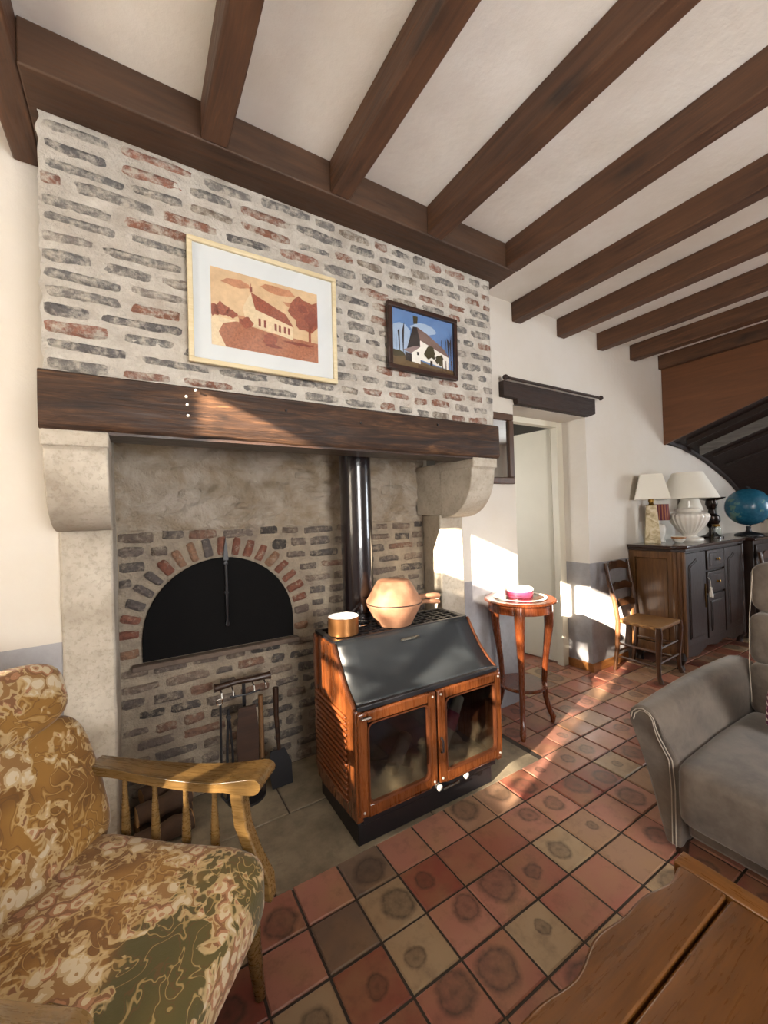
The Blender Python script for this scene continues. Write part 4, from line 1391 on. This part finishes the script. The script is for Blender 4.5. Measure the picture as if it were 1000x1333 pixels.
# ------------------------------------------------------------------ pictures on the chimney
def flat(name, col, var=.25, sc=30):
    if name in MATS:
        return MATS[name]
    b = NB(name)
    v = b.obj()
    b_ = b.mix(b.math('MULTIPLY', b.ramp(b.noise(v, sc, 5, .7), [(.35, 0.0), (.7, 1.0)]), var), col, '#3a241c')
    MATS[name] = b.fin(b_, .45)
    return MATS[name]
def picture(label, x0, x1, z0, z1, fw, fmat, matw, printrect, layers, group, depth=.022):
    cx, cz = (x0 + x1) / 2, (z0 + z1) / 2
    t = thing('framed_picture', label, 'picture', (cx, BY - .019, cz), 0, group)
    t.rotation_euler = (math.radians(.8), 0, 0)
    W, H = (x1 - x0) / 2, (z1 - z0) / 2
    for nm, q in (('frame_rail', (-W, W, H - fw, H)), ('frame_rail', (-W, W, -H, -H + fw)), ('frame_stile', (-W, -W + fw, -H + fw, H - fw)), ('frame_stile', (W - fw, W, -H + fw, H - fw))):
        MB().box(q[0], q[1], -depth, 0, q[2], q[3]).o(nm, fmat, t, bevel=.003)
    if matw:
        MB().box(-W + fw, W - fw, -.010, -.004, -H + fw, H - fw).o('mount_card', matw, t)
    px0, px1, pz0, pz1 = [a - (cx if i < 2 else cz) for i, a in enumerate(printrect)]
    m = MB()
    mats = []
    for k, (mat, polys) in enumerate(layers):
        if mat not in mats:
            mats.append(mat)
        m.cur = mats.index(mat)
        for pol in polys:
            y = -.0105 - .00022 * k
            pts = [(px0 + (px1 - px0) * u, y, pz0 + (pz1 - pz0) * v) for u, v in pol]
            m.add(pts, [list(range(len(pts)))])
    pr = m.o('print', mats, t, smooth=0)
    MB().box(-W + fw, W - fw, -.0162, -.0158, -H + fw, H - fw).o('glass', M_PICGL, t, smooth=0)
M_PICGL = m_glass('picture_glass', gloss=.03, rough=.08)
sep = [flat('sepia_%d' % i, c, v_, s_) for i, (c, v_, s_) in enumerate((('#d3b48c', .35, 9), ('#bd8460', .45, 40), ('#9a5239', .6, 110), ('#d9c4a0', .25, 60), ('#843f2d', .45, 90), ('#ab6c4c', .6, 90)))]
rq = random.Random(4)
def blob(cx, cy, r, n=14, j=.25, sy=1.0):
    return [(cx + r * math.cos(2 * PI * k / n) * (1 + rq.uniform(-j, j)), cy + sy * r * math.sin(2 * PI * k / n) * (1 + rq.uniform(-j, j))) for k in range(n)]
def clip(pol):
    return [(min(.999, max(.001, u)), min(.999, max(.001, v))) for u, v in pol]
SQ = [(0, 0), (1, 0), (1, 1), (0, 1)]
L1 = [
    (sep[0], [SQ]),
    (sep[5], [clip([(0, .30), (.2, .36), (.5, .30), (1, .28), (1, 0), (0, 0)]), ]),
    (sep[1], [clip(blob(.22, .86, .13, sy=.4)), clip(blob(.6, .90, .16, sy=.35)), clip(blob(.75, .75, .1, sy=.4))]),
    (sep[3], [[(0, .38), (.22, .36), (.10, .30), (.06, .18), (.12, .001), (.001, .001)]]),
    (sep[2], [clip(blob(.09, .47, .07, sy=1.3)), clip(blob(.02, .45, .05, sy=1.6)), clip(blob(.17, .44, .05))]),
    (sep[1], [[(.24, .38), (.38, .40), (.38, .46), (.22, .44)]]),
    (sep[3], [[(.375, .34), (.74, .26), (.74, .46), (.375, .60), (.345, .78), (.27, .56), (.29, .42)]]),
    (sep[2], [[(.345, .79), (.385, .57), (.75, .44), (.67, .60)]]),
    (sep[4], [[(.335, .79), (.36, .79), (.36, .86), (.335, .86)], [(.345, .86), (.35, .86), (.35, .90), (.345, .90)]]),
    (sep[4], [[(u, .36 - (u - .4) * .12), (u + .022, .355 - (u - .4) * .12), (u + .022, .46 - (u - .4) * .16), (u, .46 - (u - .4) * .16)] for u in (.41, .46, .56, .60, .65, .69)]),
    (sep[2], [clip(blob(.88, .66, .16, 22, .22, 1.5)), [(.90, .28), (.925, .28), (.92, .6), (.90, .6)]]),
    (sep[4], [clip(blob(.93, .60, .08, 16, .4, 1.3)), clip(blob(.84, .72, .05, 14, .4, 1.3))]),
    (sep[2], [clip(blob(.30, .37, .055, 16, .3, 1.2)), clip(blob(.52, .20, .07, 18, .25, 1.2))]),
    (sep[4], [clip(blob(.54, .12, .08, 14, .2, .25)), clip(blob(.80, .22, .15, 14, .2, .14))]),
]
M_FRL = wood('pale_frame_wood', '#d6c8a6', '#c2b08a', 'x', 2.0, .4, 0, .03)
M_FRD = wood('dark_frame_wood', '#3a2218', '#22130d', 'x', 2.0, .35, 0, .03)
M_MOUNT = plain('mount_card_white', '#c9cdcd', .8, var=.02)
picture('large sepia house print with white mount in a pale wooden frame', .200, .852, 2.090, 2.598, .020, M_FRL, M_MOUNT, (.287, .757, 2.176, 2.500), L1, 'pictures on the chimney')
col = {k: flat('view_' + k, c, v_, s_) for k, (c, v_, s_) in dict(sky=('#5b7fb0', .25, 8), pale=('#9fb4cc', .2, 12), ground=('#6a5637', .5, 50), dark=('#2a2624', .3, 40), roof=('#7a625a', .35, 50), white=('#e4e0d6', .12, 30), ivy=('#3d3a1e', .5, 60), brown=('#50391f', .5, 60), shed=('#8d7a78', .3, 40)).items()}
L2 = [
    (col['sky'], [SQ]),
    (col['pale'], [clip(blob(.12, .45, .2, 16, .2, 1.4)), clip(blob(.5, .75, .2, 14, .2, .5))]),
    (col['dark'], [[(u, .2), (u + .006, .2), (u + .003 + rq.uniform(-.03, .03), .62 + rq.uniform(0, .2)), (u + rq.uniform(-.03, .03), .62)] for u in (.80, .84, .88, .92, .96, .07, .12, .17)]),
    (col['ground'], [clip([(0, .22), (.3, .2), (.6, .12), (1, .1), (1, 0), (0, 0)])]),
    (col['ivy'], [clip(blob(.08, .22, .1, 14, .3, .6)), [(.34, .80), (.40, .82), (.41, .95), (.33, .95)]]),
    (col['dark'], [[(.22, .30), (.33, .75), (.40, .76), (.46, .52), (.46, .30)]]),
    (col['white'], [[(.44, .18), (.92, .10), (.92, .36), (.44, .55)]]),
    (col['roof'], [[(.39, .76), (.44, .53), (.94, .32), (.84, .47), (.55, .68)]]),
    (col['shed'], [[(.17, .30), (.30, .26), (.44, .42), (.34, .40)]]),
    (col['white'], [[(.30, .12), (.44, .10), (.44, .41), (.30, .27)]]),
    (col['dark'], [[(.385, .25), (.42, .25), (.42, .31), (.385, .31)], [(.2, .12), (.30, .11), (.30, .25), (.2, .27)], [(.60, .10), (.64, .10), (.64, .2), (.60, .2)]]),
    (col['ivy'], [clip(blob(.60, .34, .10, 18, .3, 1.1)), clip(blob(.76, .25, .07, 16, .3, 1.4))]),
    (col['brown'], [clip([(.4, .08), (1, .04), (1, 0), (.4, 0)])] + [[(u, .06), (u + .02, .06), (u + .015, .06 + h), (u + .003, .06 + h)] for u, h in ((.80, .16), (.86, .2), (.91, .18), (.96, .22))]),
]
picture('small coloured photograph of a white farmhouse under blue sky, dark frame', 1.148, 1.622, 2.218, 2.572, .026, M_FRD, None, (1.174, 1.596, 2.244, 2.546), L2, 'pictures on the chimney', .026)

# ------------------------------------------------------------------ fire tools and firewood on the hearth
M_LEATH = plain('dark_leather', '#21150f', .5, var=.3, sc=20, bump=.3)
M_TOOLW = wood('tool_handle_wood', '#7a5632', '#4c331c', 'z', 2.0, .5, 0, .05)
HZ = .0005
ft = thing('fire_tool_stand', 'black iron fire tool stand with a wooden cross bar on the hearth', 'stand', (.47, 2.225, HZ))
MB().lathe([(.0001, 0), (.10, 0), (.10, .012), (.03, .025), (.012, .04)], n=24).o('base', M_BLACK, ft)
MB().tube([(0, 0, .03), (0, 0, .60)], .009, 10).o('post', M_BLACK, ft)
MB().tube([(-.145, 0, .595), (-.13, 0, .595), (-.04, -.004, .605), (.05, .003, .598), (.125, 0, .60), (.14, 0, .60)], [.022, .018, .014, .016, .018, .022], 12).o('cross_bar', M_DARK, ft)
MB().tube([(.075, -.03, .545), (0, -.045, .545), (-.075, -.03, .545)], .005, 8).o('hook_rail', M_BLACK, ft)
for x in (-.115, -.06, .045, .105):
    MB().tube([(x, 0, .585), (x, -.035, .575), (x, -.045, .555), (x, -.03, .545)], .004, 6).o('hook', M_CHROME, ft)
def tool(name, label, x, parts):
    t = thing(name, label, name.replace('_', ' ').split()[-1], (.47 + x, 2.165, HZ), 0, 'fire tools hanging on the stand')
    for nm, m, mt_ in parts:
        m.o(nm, mt_, t, smooth=50)
ring_ = lambda z, r=.014: [(r * math.cos(a), 0, z + r * math.sin(a)) for a in [2 * PI * k / 14 for k in range(15)]]
tool('poker', 'thin iron poker hanging leftmost on the tool stand', -.130, [('rod', MB().tube([(0, 0, .08), (.004, 0, .53)], .0055, 8), M_BLACK), ('eye', MB().tube(ring_(.545), .004, 6, cap=False), M_CHROME), ('tip', MB().tube([(0, 0, .08), (.02, 0, .045), (.035, 0, .06)], [.006, .006, .003], 8), M_BLACK)])
tool('fire_tongs', 'black iron tongs hanging beside the thin poker', -.090, [('arm', MB().tube([(-.012, 0, .07), (-.010, 0, .3), (0, 0, .50)], .006, 8), M_BLACK), ('arm', MB().tube([(.02, .005, .07), (.016, .005, .3), (0, 0, .50)], .006, 8), M_BLACK), ('pivot', MB().tube([(0, -.01, .46), (0, .01, .46)], .012, 10), M_BLACK)])
tool('bellows', 'dark leather bellows hanging in the middle of the tool stand', -.004, [('board', MB().prism([(-.05, .16), (-.035, .09), (.035, .09), (.05, .16), (.055, .36), (.042, .50), (-.042, .50), (-.055, .36)], -.03, -.016, 'y'), M_DARK), ('leather', MB().prism([(-.043, .16), (-.03, .1), (.03, .1), (.043, .16), (.048, .36), (.036, .48), (-.036, .48), (-.048, .36)], -.016, .012, 'y'), M_LEATH), ('nozzle', MB().tube([(0, -.008, .10), (0, -.008, .03)], [.014, .007], 10), M_BRASS)])
tool('hearth_brush', 'hearth brush with pale wooden handle on the tool stand', .070, [('handle', MB().tube([(0, 0, .53), (0, 0, .40), (0, 0, .20)], [.012, .014, .013], 10), M_TOOLW), ('bristles', MB().tube([(0, 0, .21), (0, 0, .16), (0, 0, .05)], [.016, .024, .03], 14, flat=.5), M_LEATH)])
tool('ash_shovel', 'black ash shovel hanging at the right end of the tool stand', .150, [('handle', MB().tube([(0, 0, .55), (0, 0, .40), (.01, 0, .22)], [.016, .013, .010], 10), M_DARK), ('blade', MB().prism([(-.035, .22), (.04, .22), (.075, .14), (.08, .02), (-.03, .02), (-.05, .14)], -.004, .004, 'y'), M_BLACK)])
lq = random.Random(2)
spots = [((-.02, 2.20, .055), (.20, 2.26, .055), .048), ((-.03, 2.09, .052), (.20, 2.13, .052), .044), ((-.02, 2.15, .135), (.2, 2.2, .135), .045), ((.0, 2.24, .165), (.19, 2.30, .165), .040)]
for (p, q, r), lab in zip(spots, ('rear firewood log at the bottom of the pile behind the armchair', 'front firewood log at the bottom of the pile behind the armchair', 'firewood log lying on top of the front of the pile', 'short firewood log on top at the back of the pile')):
    log_thing(lab, p, q, r, 'firewood beside the left jamb', '#5c4332', '#b58b5a', 'firewood_log')

# ------------------------------------------------------------------ floral armchair
b = NB('floral_velvet')
v = b.obj()
warp = b.vmul(b.vadd(b.noise(v, 7, 2, out=1), (-.5, -.5, -.5)), (.06, .06, .06))
wv = b.vadd(v, warp)
vor = b.n('ShaderNodeTexVoronoi', {'Vector': wv, 'Scale': 4.3, 'Randomness': .5}, feature='F1')
d = vor.outputs[0]
lob = b.noise(v, 26, 2, .5, .8)                    # lobed outline of the medallions
dm = b.math('ADD', d, b.math('MULTIPLY', b.math('SUBTRACT', lob, .5), .9))
petv = b.vadd(v, b.vmul(b.vadd(b.noise(v, 32, 2, out=1), (-.5, -.5, -.5)), (.022, .022, .022)))
pet = b.n('ShaderNodeTexVoronoi', {'Vector': petv, 'Scale': 24.0, 'Randomness': .9}, feature='F1')
pd = pet.outputs[0]
pc = b.sep(pet.outputs[1])[0]
flower = b.ramp(pd, [(0, '#7a4632'), (.10, '#b98a6a'), (.24, '#dccaa8'), (.42, '#ad7658'), (.54, '#75462e'), (.70, '#c2a678')], 'CONSTANT')
cream = b.ramp(pd, [(0, '#a37c50'), (.10, '#e0d2b6'), (.44, '#c8b088'), (.58, '#8b6236')], 'CONSTANT')
inner = b.mix(b.math('GREATER_THAN', pc, .5), cream, flower)
inner = b.mix(.42, inner, '#7d5f34')
base = b.mix(b.ramp(b.noise(v, 5, 2), [(.42, 0.0), (.58, 1.0)]), '#8a6228', '#6d4818')
front = b.ramp(b.math('ADD', b.sep(v)[0], b.math('MULTIPLY', b.math('SUBTRACT', b.noise(v, 5, 2), .5), .35)), [(.10, 0.0), (.16, 1.0)])
base = b.mix(b.math('MULTIPLY', front, .8), base, '#3c3f1a')
iso = b.math('ABSOLUTE', b.math('SUBTRACT', b.noise(v, 13, 1, .4, 1.6), .5))
scroll = b.ramp(iso, [(.010, 1.0), (.022, 0.0)])
base = b.mix(b.math('MULTIPLY', scroll, .6), base, '#b0905a')
base = b.mix(b.math('MULTIPLY', b.ramp(b.math('ABSOLUTE', b.math('SUBTRACT', iso, .055)), [(.006, 1.0), (.016, 0.0)]), .6), base, '#5c3c1a')
c = b.mix(b.ramp(dm, [(.44, 1.0), (.48, 0.0)]), base, inner)
c = b.mix(b.ramp(dm, [(.42, 0.0), (.45, .8), (.49, .8), (.53, 0.0)]), c, '#b59a6c')
b.bump(b.math('ADD', b.math('MULTIPLY', dm, -1.0), b.math('MULTIPLY', b.noise(v, 260, 2), .3)), .3, .006)
M_FLORAL = b.fin(c, .8, Sheen_Weight=.25, Sheen_Roughness=.4)
M_ARM = wood('honey_oak', '#7c5e34', '#4f3b1f', 'x', 1.4, .28, .1, .06, coat=.4)
ac = thing('floral_armchair', 'wooden armchair with ornate floral velvet cushions in the left foreground', 'armchair', (-.0935, 1.243, .0016), math.radians(-41))
# frame
m = MB()
m.box(-.30, .27, -.30, -.26, .23, .31)
m.box(-.30, .27, .26, .30, .23, .31)
m.box(-.30, -.26, -.26, .26, .23, .31)
m.box(.23, .27, -.26, .26, .23, .31)
m.o('seat_frame', M_ARM, ac, bevel=.006)
for sx, sy in ((.25, .28), (.25, -.28), (-.28, .28), (-.28, -.28)):
    MB().tube([(sx, sy, .31), (sx, sy, .16), (sx + math.copysign(.02, sx), sy, 0)], [.026, .024, .016], 12).o('leg', M_ARM, ac)
# seat cushion with rolled front
def seatf(p):
    if p.x > .15:
        p.z -= (p.x - .15) ** 2 * .8
    p.z += .012 * mnoise.noise(Vector((p.x * 6, p.y * 6, 1)))
    return p
MB_ = MB()
superq(MB_, (.01, 0, .385), (.315, .275, .085), .32, .22, 56, 24, seatf)
MB_.o('seat_cushion', M_FLORAL, ac, smooth=80)
rot = Matrix.Translation((-.265, 0, .42)) @ Matrix.Rotation(math.radians(-17), 4, 'Y')
mb = MB()
mb.xf = rot
superq(mb, (-.04, 0, .21), (.075, .315, .235), .35, .35, 48, 24, lambda p: Vector((p.x + .02 * math.cos(p.z * 7), p.y * (1 + .10 * (-p.z)), p.z)))
mb.o('back_cushion', M_FLORAL, ac, smooth=80)
mb = MB()
mb.xf = rot
superq(mb, (-.035, 0, .515), (.095, .275, .115), .6, .3, 40, 20)
mb.o('head_bolster', M_FLORAL, ac, smooth=80)
mb = MB()
mb.xf = rot
for s in (-1, 1):
    mb.box(-.135, -.10, s * .235 - .02, s * .235 + .02, -.17, .6)
mb.box(-.135, -.10, -.215, .215, .55, .59)
mb.box(-.135, -.10, -.215, .215, .05, .09)
mb.o('back_frame', M_ARM, ac, bevel=.005)
for s in (-1, 1):
    # arm: flat board with scrolled front end
    n = 26
    vs, fs = [], []
    for i in range(n + 1):
        u = math.sin(i / n * PI / 2) ** .9
        x = -.31 + .605 * u
        zt = .655 + .006 * math.cos(u * 5) - .008 * math.sin(u * PI) + (.012 * max(0, (u - .75) / .25) if u > .75 else 0)
        th = .028 + .026 * max(0, (u - .80) / .2) ** .7 if u > .8 else .028
        hwid = .032 + .022 * max(0, min(1, (u - .15) / .6))
        if u > .94:
            q = (u - .94) / .06
            cut = math.sqrt(max(0.02, 1 - q * q))
            zc = zt - th / 2
            zt, zb = zc + th / 2 * cut, zc - th / 2 * cut
        else:
            zb = zt - th
        cy = s * (.300 + .020 * u) if s > 0 else -(.325 + .035 * u)
        vs += [(x, cy - hwid, zb), (x, cy + hwid, zb), (x, cy + hwid, zt), (x, cy - hwid, zt)]
    for i in range(n):
        for k in range(4):
            fs.append((i * 4 + k, i * 4 + (k + 1) % 4, i * 4 + 4 + (k + 1) % 4, i * 4 + 4 + k))
    fs += [(3, 2, 1, 0), (n * 4, n * 4 + 1, n * 4 + 2, n * 4 + 3)]
    MB().add(vs, fs).o('armrest', M_ARM, ac, bevel=.010, seg=3, smooth=45)
    # bowed front post
    pts = [(.205, .64), (.205, .58), (.215, .50), (.245, .42), (.285, .35), (.29, .28)]
    m = MB()
    vs, fs = [], []
    for x, z in pts:
        for dx, dy in ((-.022, -.020), (.022, -.020), (.022, .020), (-.022, .020)):
            vs.append((x + dx, s * .305 + dy, z))
    for i in range(len(pts) - 1):
        for k in range(4):
            fs.append((i * 4 + k, i * 4 + (k + 1) % 4, i * 4 + 4 + (k + 1) % 4, i * 4 + 4 + k))
    k_ = (len(pts) - 1) * 4
    fs += [(3, 2, 1, 0), (k_, k_ + 1, k_ + 2, k_ + 3)]
    m.add(vs, fs).o('front_post', M_ARM, ac, bevel=.006, smooth=50)
    for x in (-.20, -.09, .02, .12):
        prof = [(.008, .29), (.010, .33), (.014, .355), (.008, .365), (.015, .38), (.008, .395), (.015, .43), (.012, .50), (.008, .56), (.007, .635)]
        MB().lathe([(r, z) for r, z in prof], (x, s * .303, 0), n=14).o('spindle', M_ARM, ac, smooth=60)

# ------------------------------------------------------------------ grey sofa
b = NB('taupe_suede')
v = b.pos()
n = b.noise(v, 5, 5, .65, .4)
n2 = b.noise(v, 18, 5, .7)
c = b.mix(b.ramp(n, [(.35, 0.0), (.65, 1.0)]), '#463d35', '#675b4f')
c = b.mix(b.math('MULTIPLY', b.ramp(n2, [(.45, 0.0), (.7, 1.0)]), .3), c, '#7a6e63')
b.bump(n2, .12, .006)
M_SUEDE = b.fin(c, .8, Sheen_Weight=.35, Sheen_Roughness=.5)
M_THREAD = plain('pale_thread', '#b3a899', .8)
sf = thing('grey_sofa', 'taupe grey suede sofa with pale top-stitching at the right', 'sofa', (2.2, .2, 0))
def L(x, y, z):
    return (x - 2.2, y - .2, z)
# arm cross-sections along x: outer bottom, outer top, rounded top, inner top, inner bottom
def arm_ring(t):
    x = 1.80 + .92 * t
    h = .615 + .03 * math.sin(t * PI * .75) + .015 * t
    yo_b, yo_t = .865, .962 - .02 * t
    yi_t, yi_b = yo_t - .115 - .035 * t, .795
    xb = x + (.075 * (1 - t) ** 3)
    pts = []
    pts.append((xb, yo_b, .045))
    pts.append((x + .05 * (1 - t) ** 3, yo_b + (yo_t - yo_b) * .5, .30))
    pts.append((x + .015 * (1 - t) ** 3, yo_t, h - .07))
    for k in range(7):
        a = PI * k / 6
        pts.append((x + (.0 if t > 0 else .0), (yo_t + yi_t) / 2 + (yo_t - yi_t) / 2 * math.cos(a), h - .055 + .055 * math.sin(a)))
    pts.append((x + .015 * (1 - t) ** 3, yi_t - .01, h - .10))
    pts.append((x + .03 * (1 - t) ** 3, yi_b, .43))
    pts.append((x + .05 * (1 - t) ** 3, yi_b, .30))
    pts.append((xb, yi_b + .015, .045))
    return [L(*p) for p in pts]
def make_arm(mirror):
    n = 16
    vs, fs = [], []
    for i in range(n + 1):
        vs += arm_ring((i / n) ** 1.3)
    q = len(arm_ring(0))
    for i in range(n):
        for k in range(q):
            fs.append((i * q + k, i * q + (k + 1) % q, (i + 1) * q + (k + 1) % q, (i + 1) * q + k))
    fs += [tuple(range(q))[::-1], tuple(n * q + k for k in range(q))]
    if mirror:
        vs = [(p[0], 2 * (.06 - .2) - p[1], p[2]) for p in vs]
    a = MB().add(vs, fs).o('armrest', M_SUEDE, sf, bevel=.012, seg=3, smooth=60)
    r0 = arm_ring(0)
    for off in (0, 1):
        pts = []
        for k in (13, 12, 11, 10, 9, 8, 7, 6, 5, 4, 3):
            p = Vector(r0[k])
            cen = Vector(L(1.86, .88, p[2] * .9 + .02))
            p = p + (cen - p).normalized() * (.016 + .014 * off)
            pts.append(Vector((Vector(r0[k]).x - .004, p.y, p.z)))
        if mirror:
            pts = [Vector((p.x, 2 * (.06 - .2) - p.y, p.z)) for p in pts]
        MB().tube(pts, .0022, 6).o('stitching', M_THREAD, a)
make_arm(False)
make_arm(True)
YI0, YI1 = -.675, .795
# base rail, two seat cushions, backrest segments
MB().box(*[a - o_ for a, o_ in zip((1.90, 2.75), (2.2, 2.2))], YI0 - .2, YI1 - .2, .10, .20).o('base_rail', M_SUEDE, sf, bevel=.015)
for (y0, y1) in ((.062, YI1 + .003), (YI0 - .003, .058)):
    cq = MB()
    superq(cq, L(2.22, (y0 + y1) / 2, .31), (.42, (y1 - y0) / 2, .125), .22, .12, 56, 24, lambda p: Vector((p.x, p.y, p.z + (.012 * math.cos(p.x * 4) if p.z > 0 else 0))))
    cu = cq.o('seat_cushion', M_SUEDE, sf, smooth=80)
    for zz, xx in ((.418, 1.835), (.215, 1.818)):
        MB().tube([L(xx, y1 - .03, zz), L(xx - .004, (y0 + y1) / 2, zz + .002), L(xx, y0 + .03, zz)], .0022, 6).o('stitching', M_THREAD, cu)
    yc, hw_ = (y0 + y1) / 2, (y1 - y0) / 2
    for (z0, z1, dx) in ((.42, .66, .0), (.66, .90, .025), (.90, 1.16, .06)):
        cq = MB()
        superq(cq, L(2.70 + dx, yc, (z0 + z1) / 2), (.12, hw_, (z1 - z0) / 2 + .012), .25 if z1 < 1 else .4, .2, 44, 18)
        bk_ = cq.o('back_cushion', M_SUEDE, sf, smooth=80)
    MB().tube([L(2.59, y1 - .015, .47), L(2.585, y1 - .012, .66), L(2.61, y1 - .012, .90), L(2.66, y1 - .016, 1.12)], .0022, 6).o('stitching', M_THREAD, bk_)
MB().box(L(2.74, 0, 0)[0], L(2.86, 0, 0)[0], YI0 - .2, YI1 - .21, .06, .98).o('back_panel', M_SUEDE, sf, bevel=.03, seg=3)
for x in (1.93, 2.78):
    for y in (-.70, .83):
        MB().tube([L(x, y, .06), L(x, y, 0)], [.028, .022], 12).o('foot', M_DARK, sf)
# dotted pillow
b = NB('purple_dotted')
v = b.obj()
d_ = b.n('ShaderNodeTexVoronoi', {'Vector': b.vmul(v, (1, 1, 1)), 'Scale': 34.0, 'Randomness': .25}, feature='F1').outputs[0]
M_DOT = b.fin(b.mix(b.math('LESS_THAN', d_, .30), '#6a1f4a', '#e6dcd8'), .8)
pw = thing('dotted_pillow', 'purple pillow with white dots lying on the grey sofa', 'pillow', (2.33, .44, .449), math.radians(20))
cq = MB()
cq.xf = Matrix.Translation((0, 0, .11)) @ Matrix.Rotation(math.radians(-35), 4, 'Y')
def pil(p):
    q = max(abs(p.x) / .05, 1e-6)
    r = max(abs(p.y), abs(p.z)) / .2
    return Vector((p.x * (1.15 - .75 * r * r), p.y * (1 + .10 * (abs(p.z) / .2) ** 2), p.z * (1 + .10 * (abs(p.y) / .2) ** 2)))
superq(cq, (0, 0, .05), (.06, .21, .15), .45, .45, 40, 24, pil)
cq.o('pillow_cover', M_DOT, pw, smooth=80)

# ------------------------------------------------------------------ coffee table (right foreground)
M_CT = wood('coffee_table_oak', '#75491f', '#4a2c10', 'x', 1.0, .3, .25, .03, coat=.35)
M_CTY = wood('coffee_table_oak_cross', '#8a5a2a', '#5a3614', 'y', 1.0, .3, .2, .03, coat=.35)
ct = thing('coffee_table', 'low rustic oak coffee table with worn wavy edge in the right foreground', 'table', (.9, .12, 0))
CZ = .42
def wavy_plank(nm, x0, x1, ya, yb, mat, wave0, wave1, z0=CZ - .045, z1=CZ, along='x'):
    n = 40
    vs, fs = [], []
    for i in range(n + 1):
        u = i / n
        if along == 'x':
            x = x0 + (x1 - x0) * u
            a, c_ = ya + wave0(x), yb + wave1(x)
            vs += [(x - .9, a - .12, z0), (x - .9, c_ - .12 + .012, z0), (x - .9, c_ - .12, z1 - .006), (x - .9, c_ - .126, z1), (x - .9, a - .12, z1)]
        else:
            y = ya + (yb - ya) * u
            a, c_ = x0 + wave0(y), x1 + wave1(y)
            vs += [(a - .9, y - .12, z0), (c_ - .9, y - .12, z0), (c_ - .9, y - .12, z1 - .006), (c_ - .906, y - .12, z1), (a - .9, y - .12, z1)]
    for i in range(n):
        for k in range(5):
            fs.append((i * 5 + k, i * 5 + (k + 1) % 5, i * 5 + 5 + (k + 1) % 5, i * 5 + 5 + k))
    fs += [(4, 3, 2, 1, 0), tuple(n * 5 + k for k in range(5))]
    return MB().add(vs, fs).o(nm, mat, ct, bevel=.004, smooth=50)
zero = lambda q: 0.0
wv_ = lambda x: .010 * math.sin(x * 13 + 1.2) + .006 * math.sin(x * 29)
wavy_plank('edge_plank', .25, 1.312, .464, .580, M_CT, zero, wv_)
wavy_plank('end_plank', 1.316, 1.382, -.33, .590, M_CTY, zero, lambda y: .004 * math.sin(y * 11), along='y')
for k in range(5):
    y1 = .458 - k * .155
    wavy_plank('centre_plank', .25, 1.312, y1 - .151, y1, M_CT, zero, zero, CZ - .045, CZ - .004)
wavy_plank('end_plank', .18, .246, -.33, .590, M_CTY, zero, zero, along='y')
m = MB()
m.box(.27 - .9, 1.30 - .9, .50 - .12, .525 - .12, CZ - .13, CZ - .046)
m.box(.27 - .9, 1.30 - .9, -.28 - .12, -.255 - .12, CZ - .13, CZ - .046)
m.box(1.28 - .9, 1.305 - .9, -.25 - .12, .49 - .12, CZ - .13, CZ - .046)
m.box(.26 - .9, .285 - .9, -.25 - .12, .49 - .12, CZ - .13, CZ - .046)
m.o('apron', M_CT, ct, bevel=.004)
for x in (.29, 1.27):
    for y in (-.26, .50):
        MB().box(x - .94, x - .86, y - .16, y - .08, 0, CZ - .047).o('leg', M_CT, ct, bevel=.008)
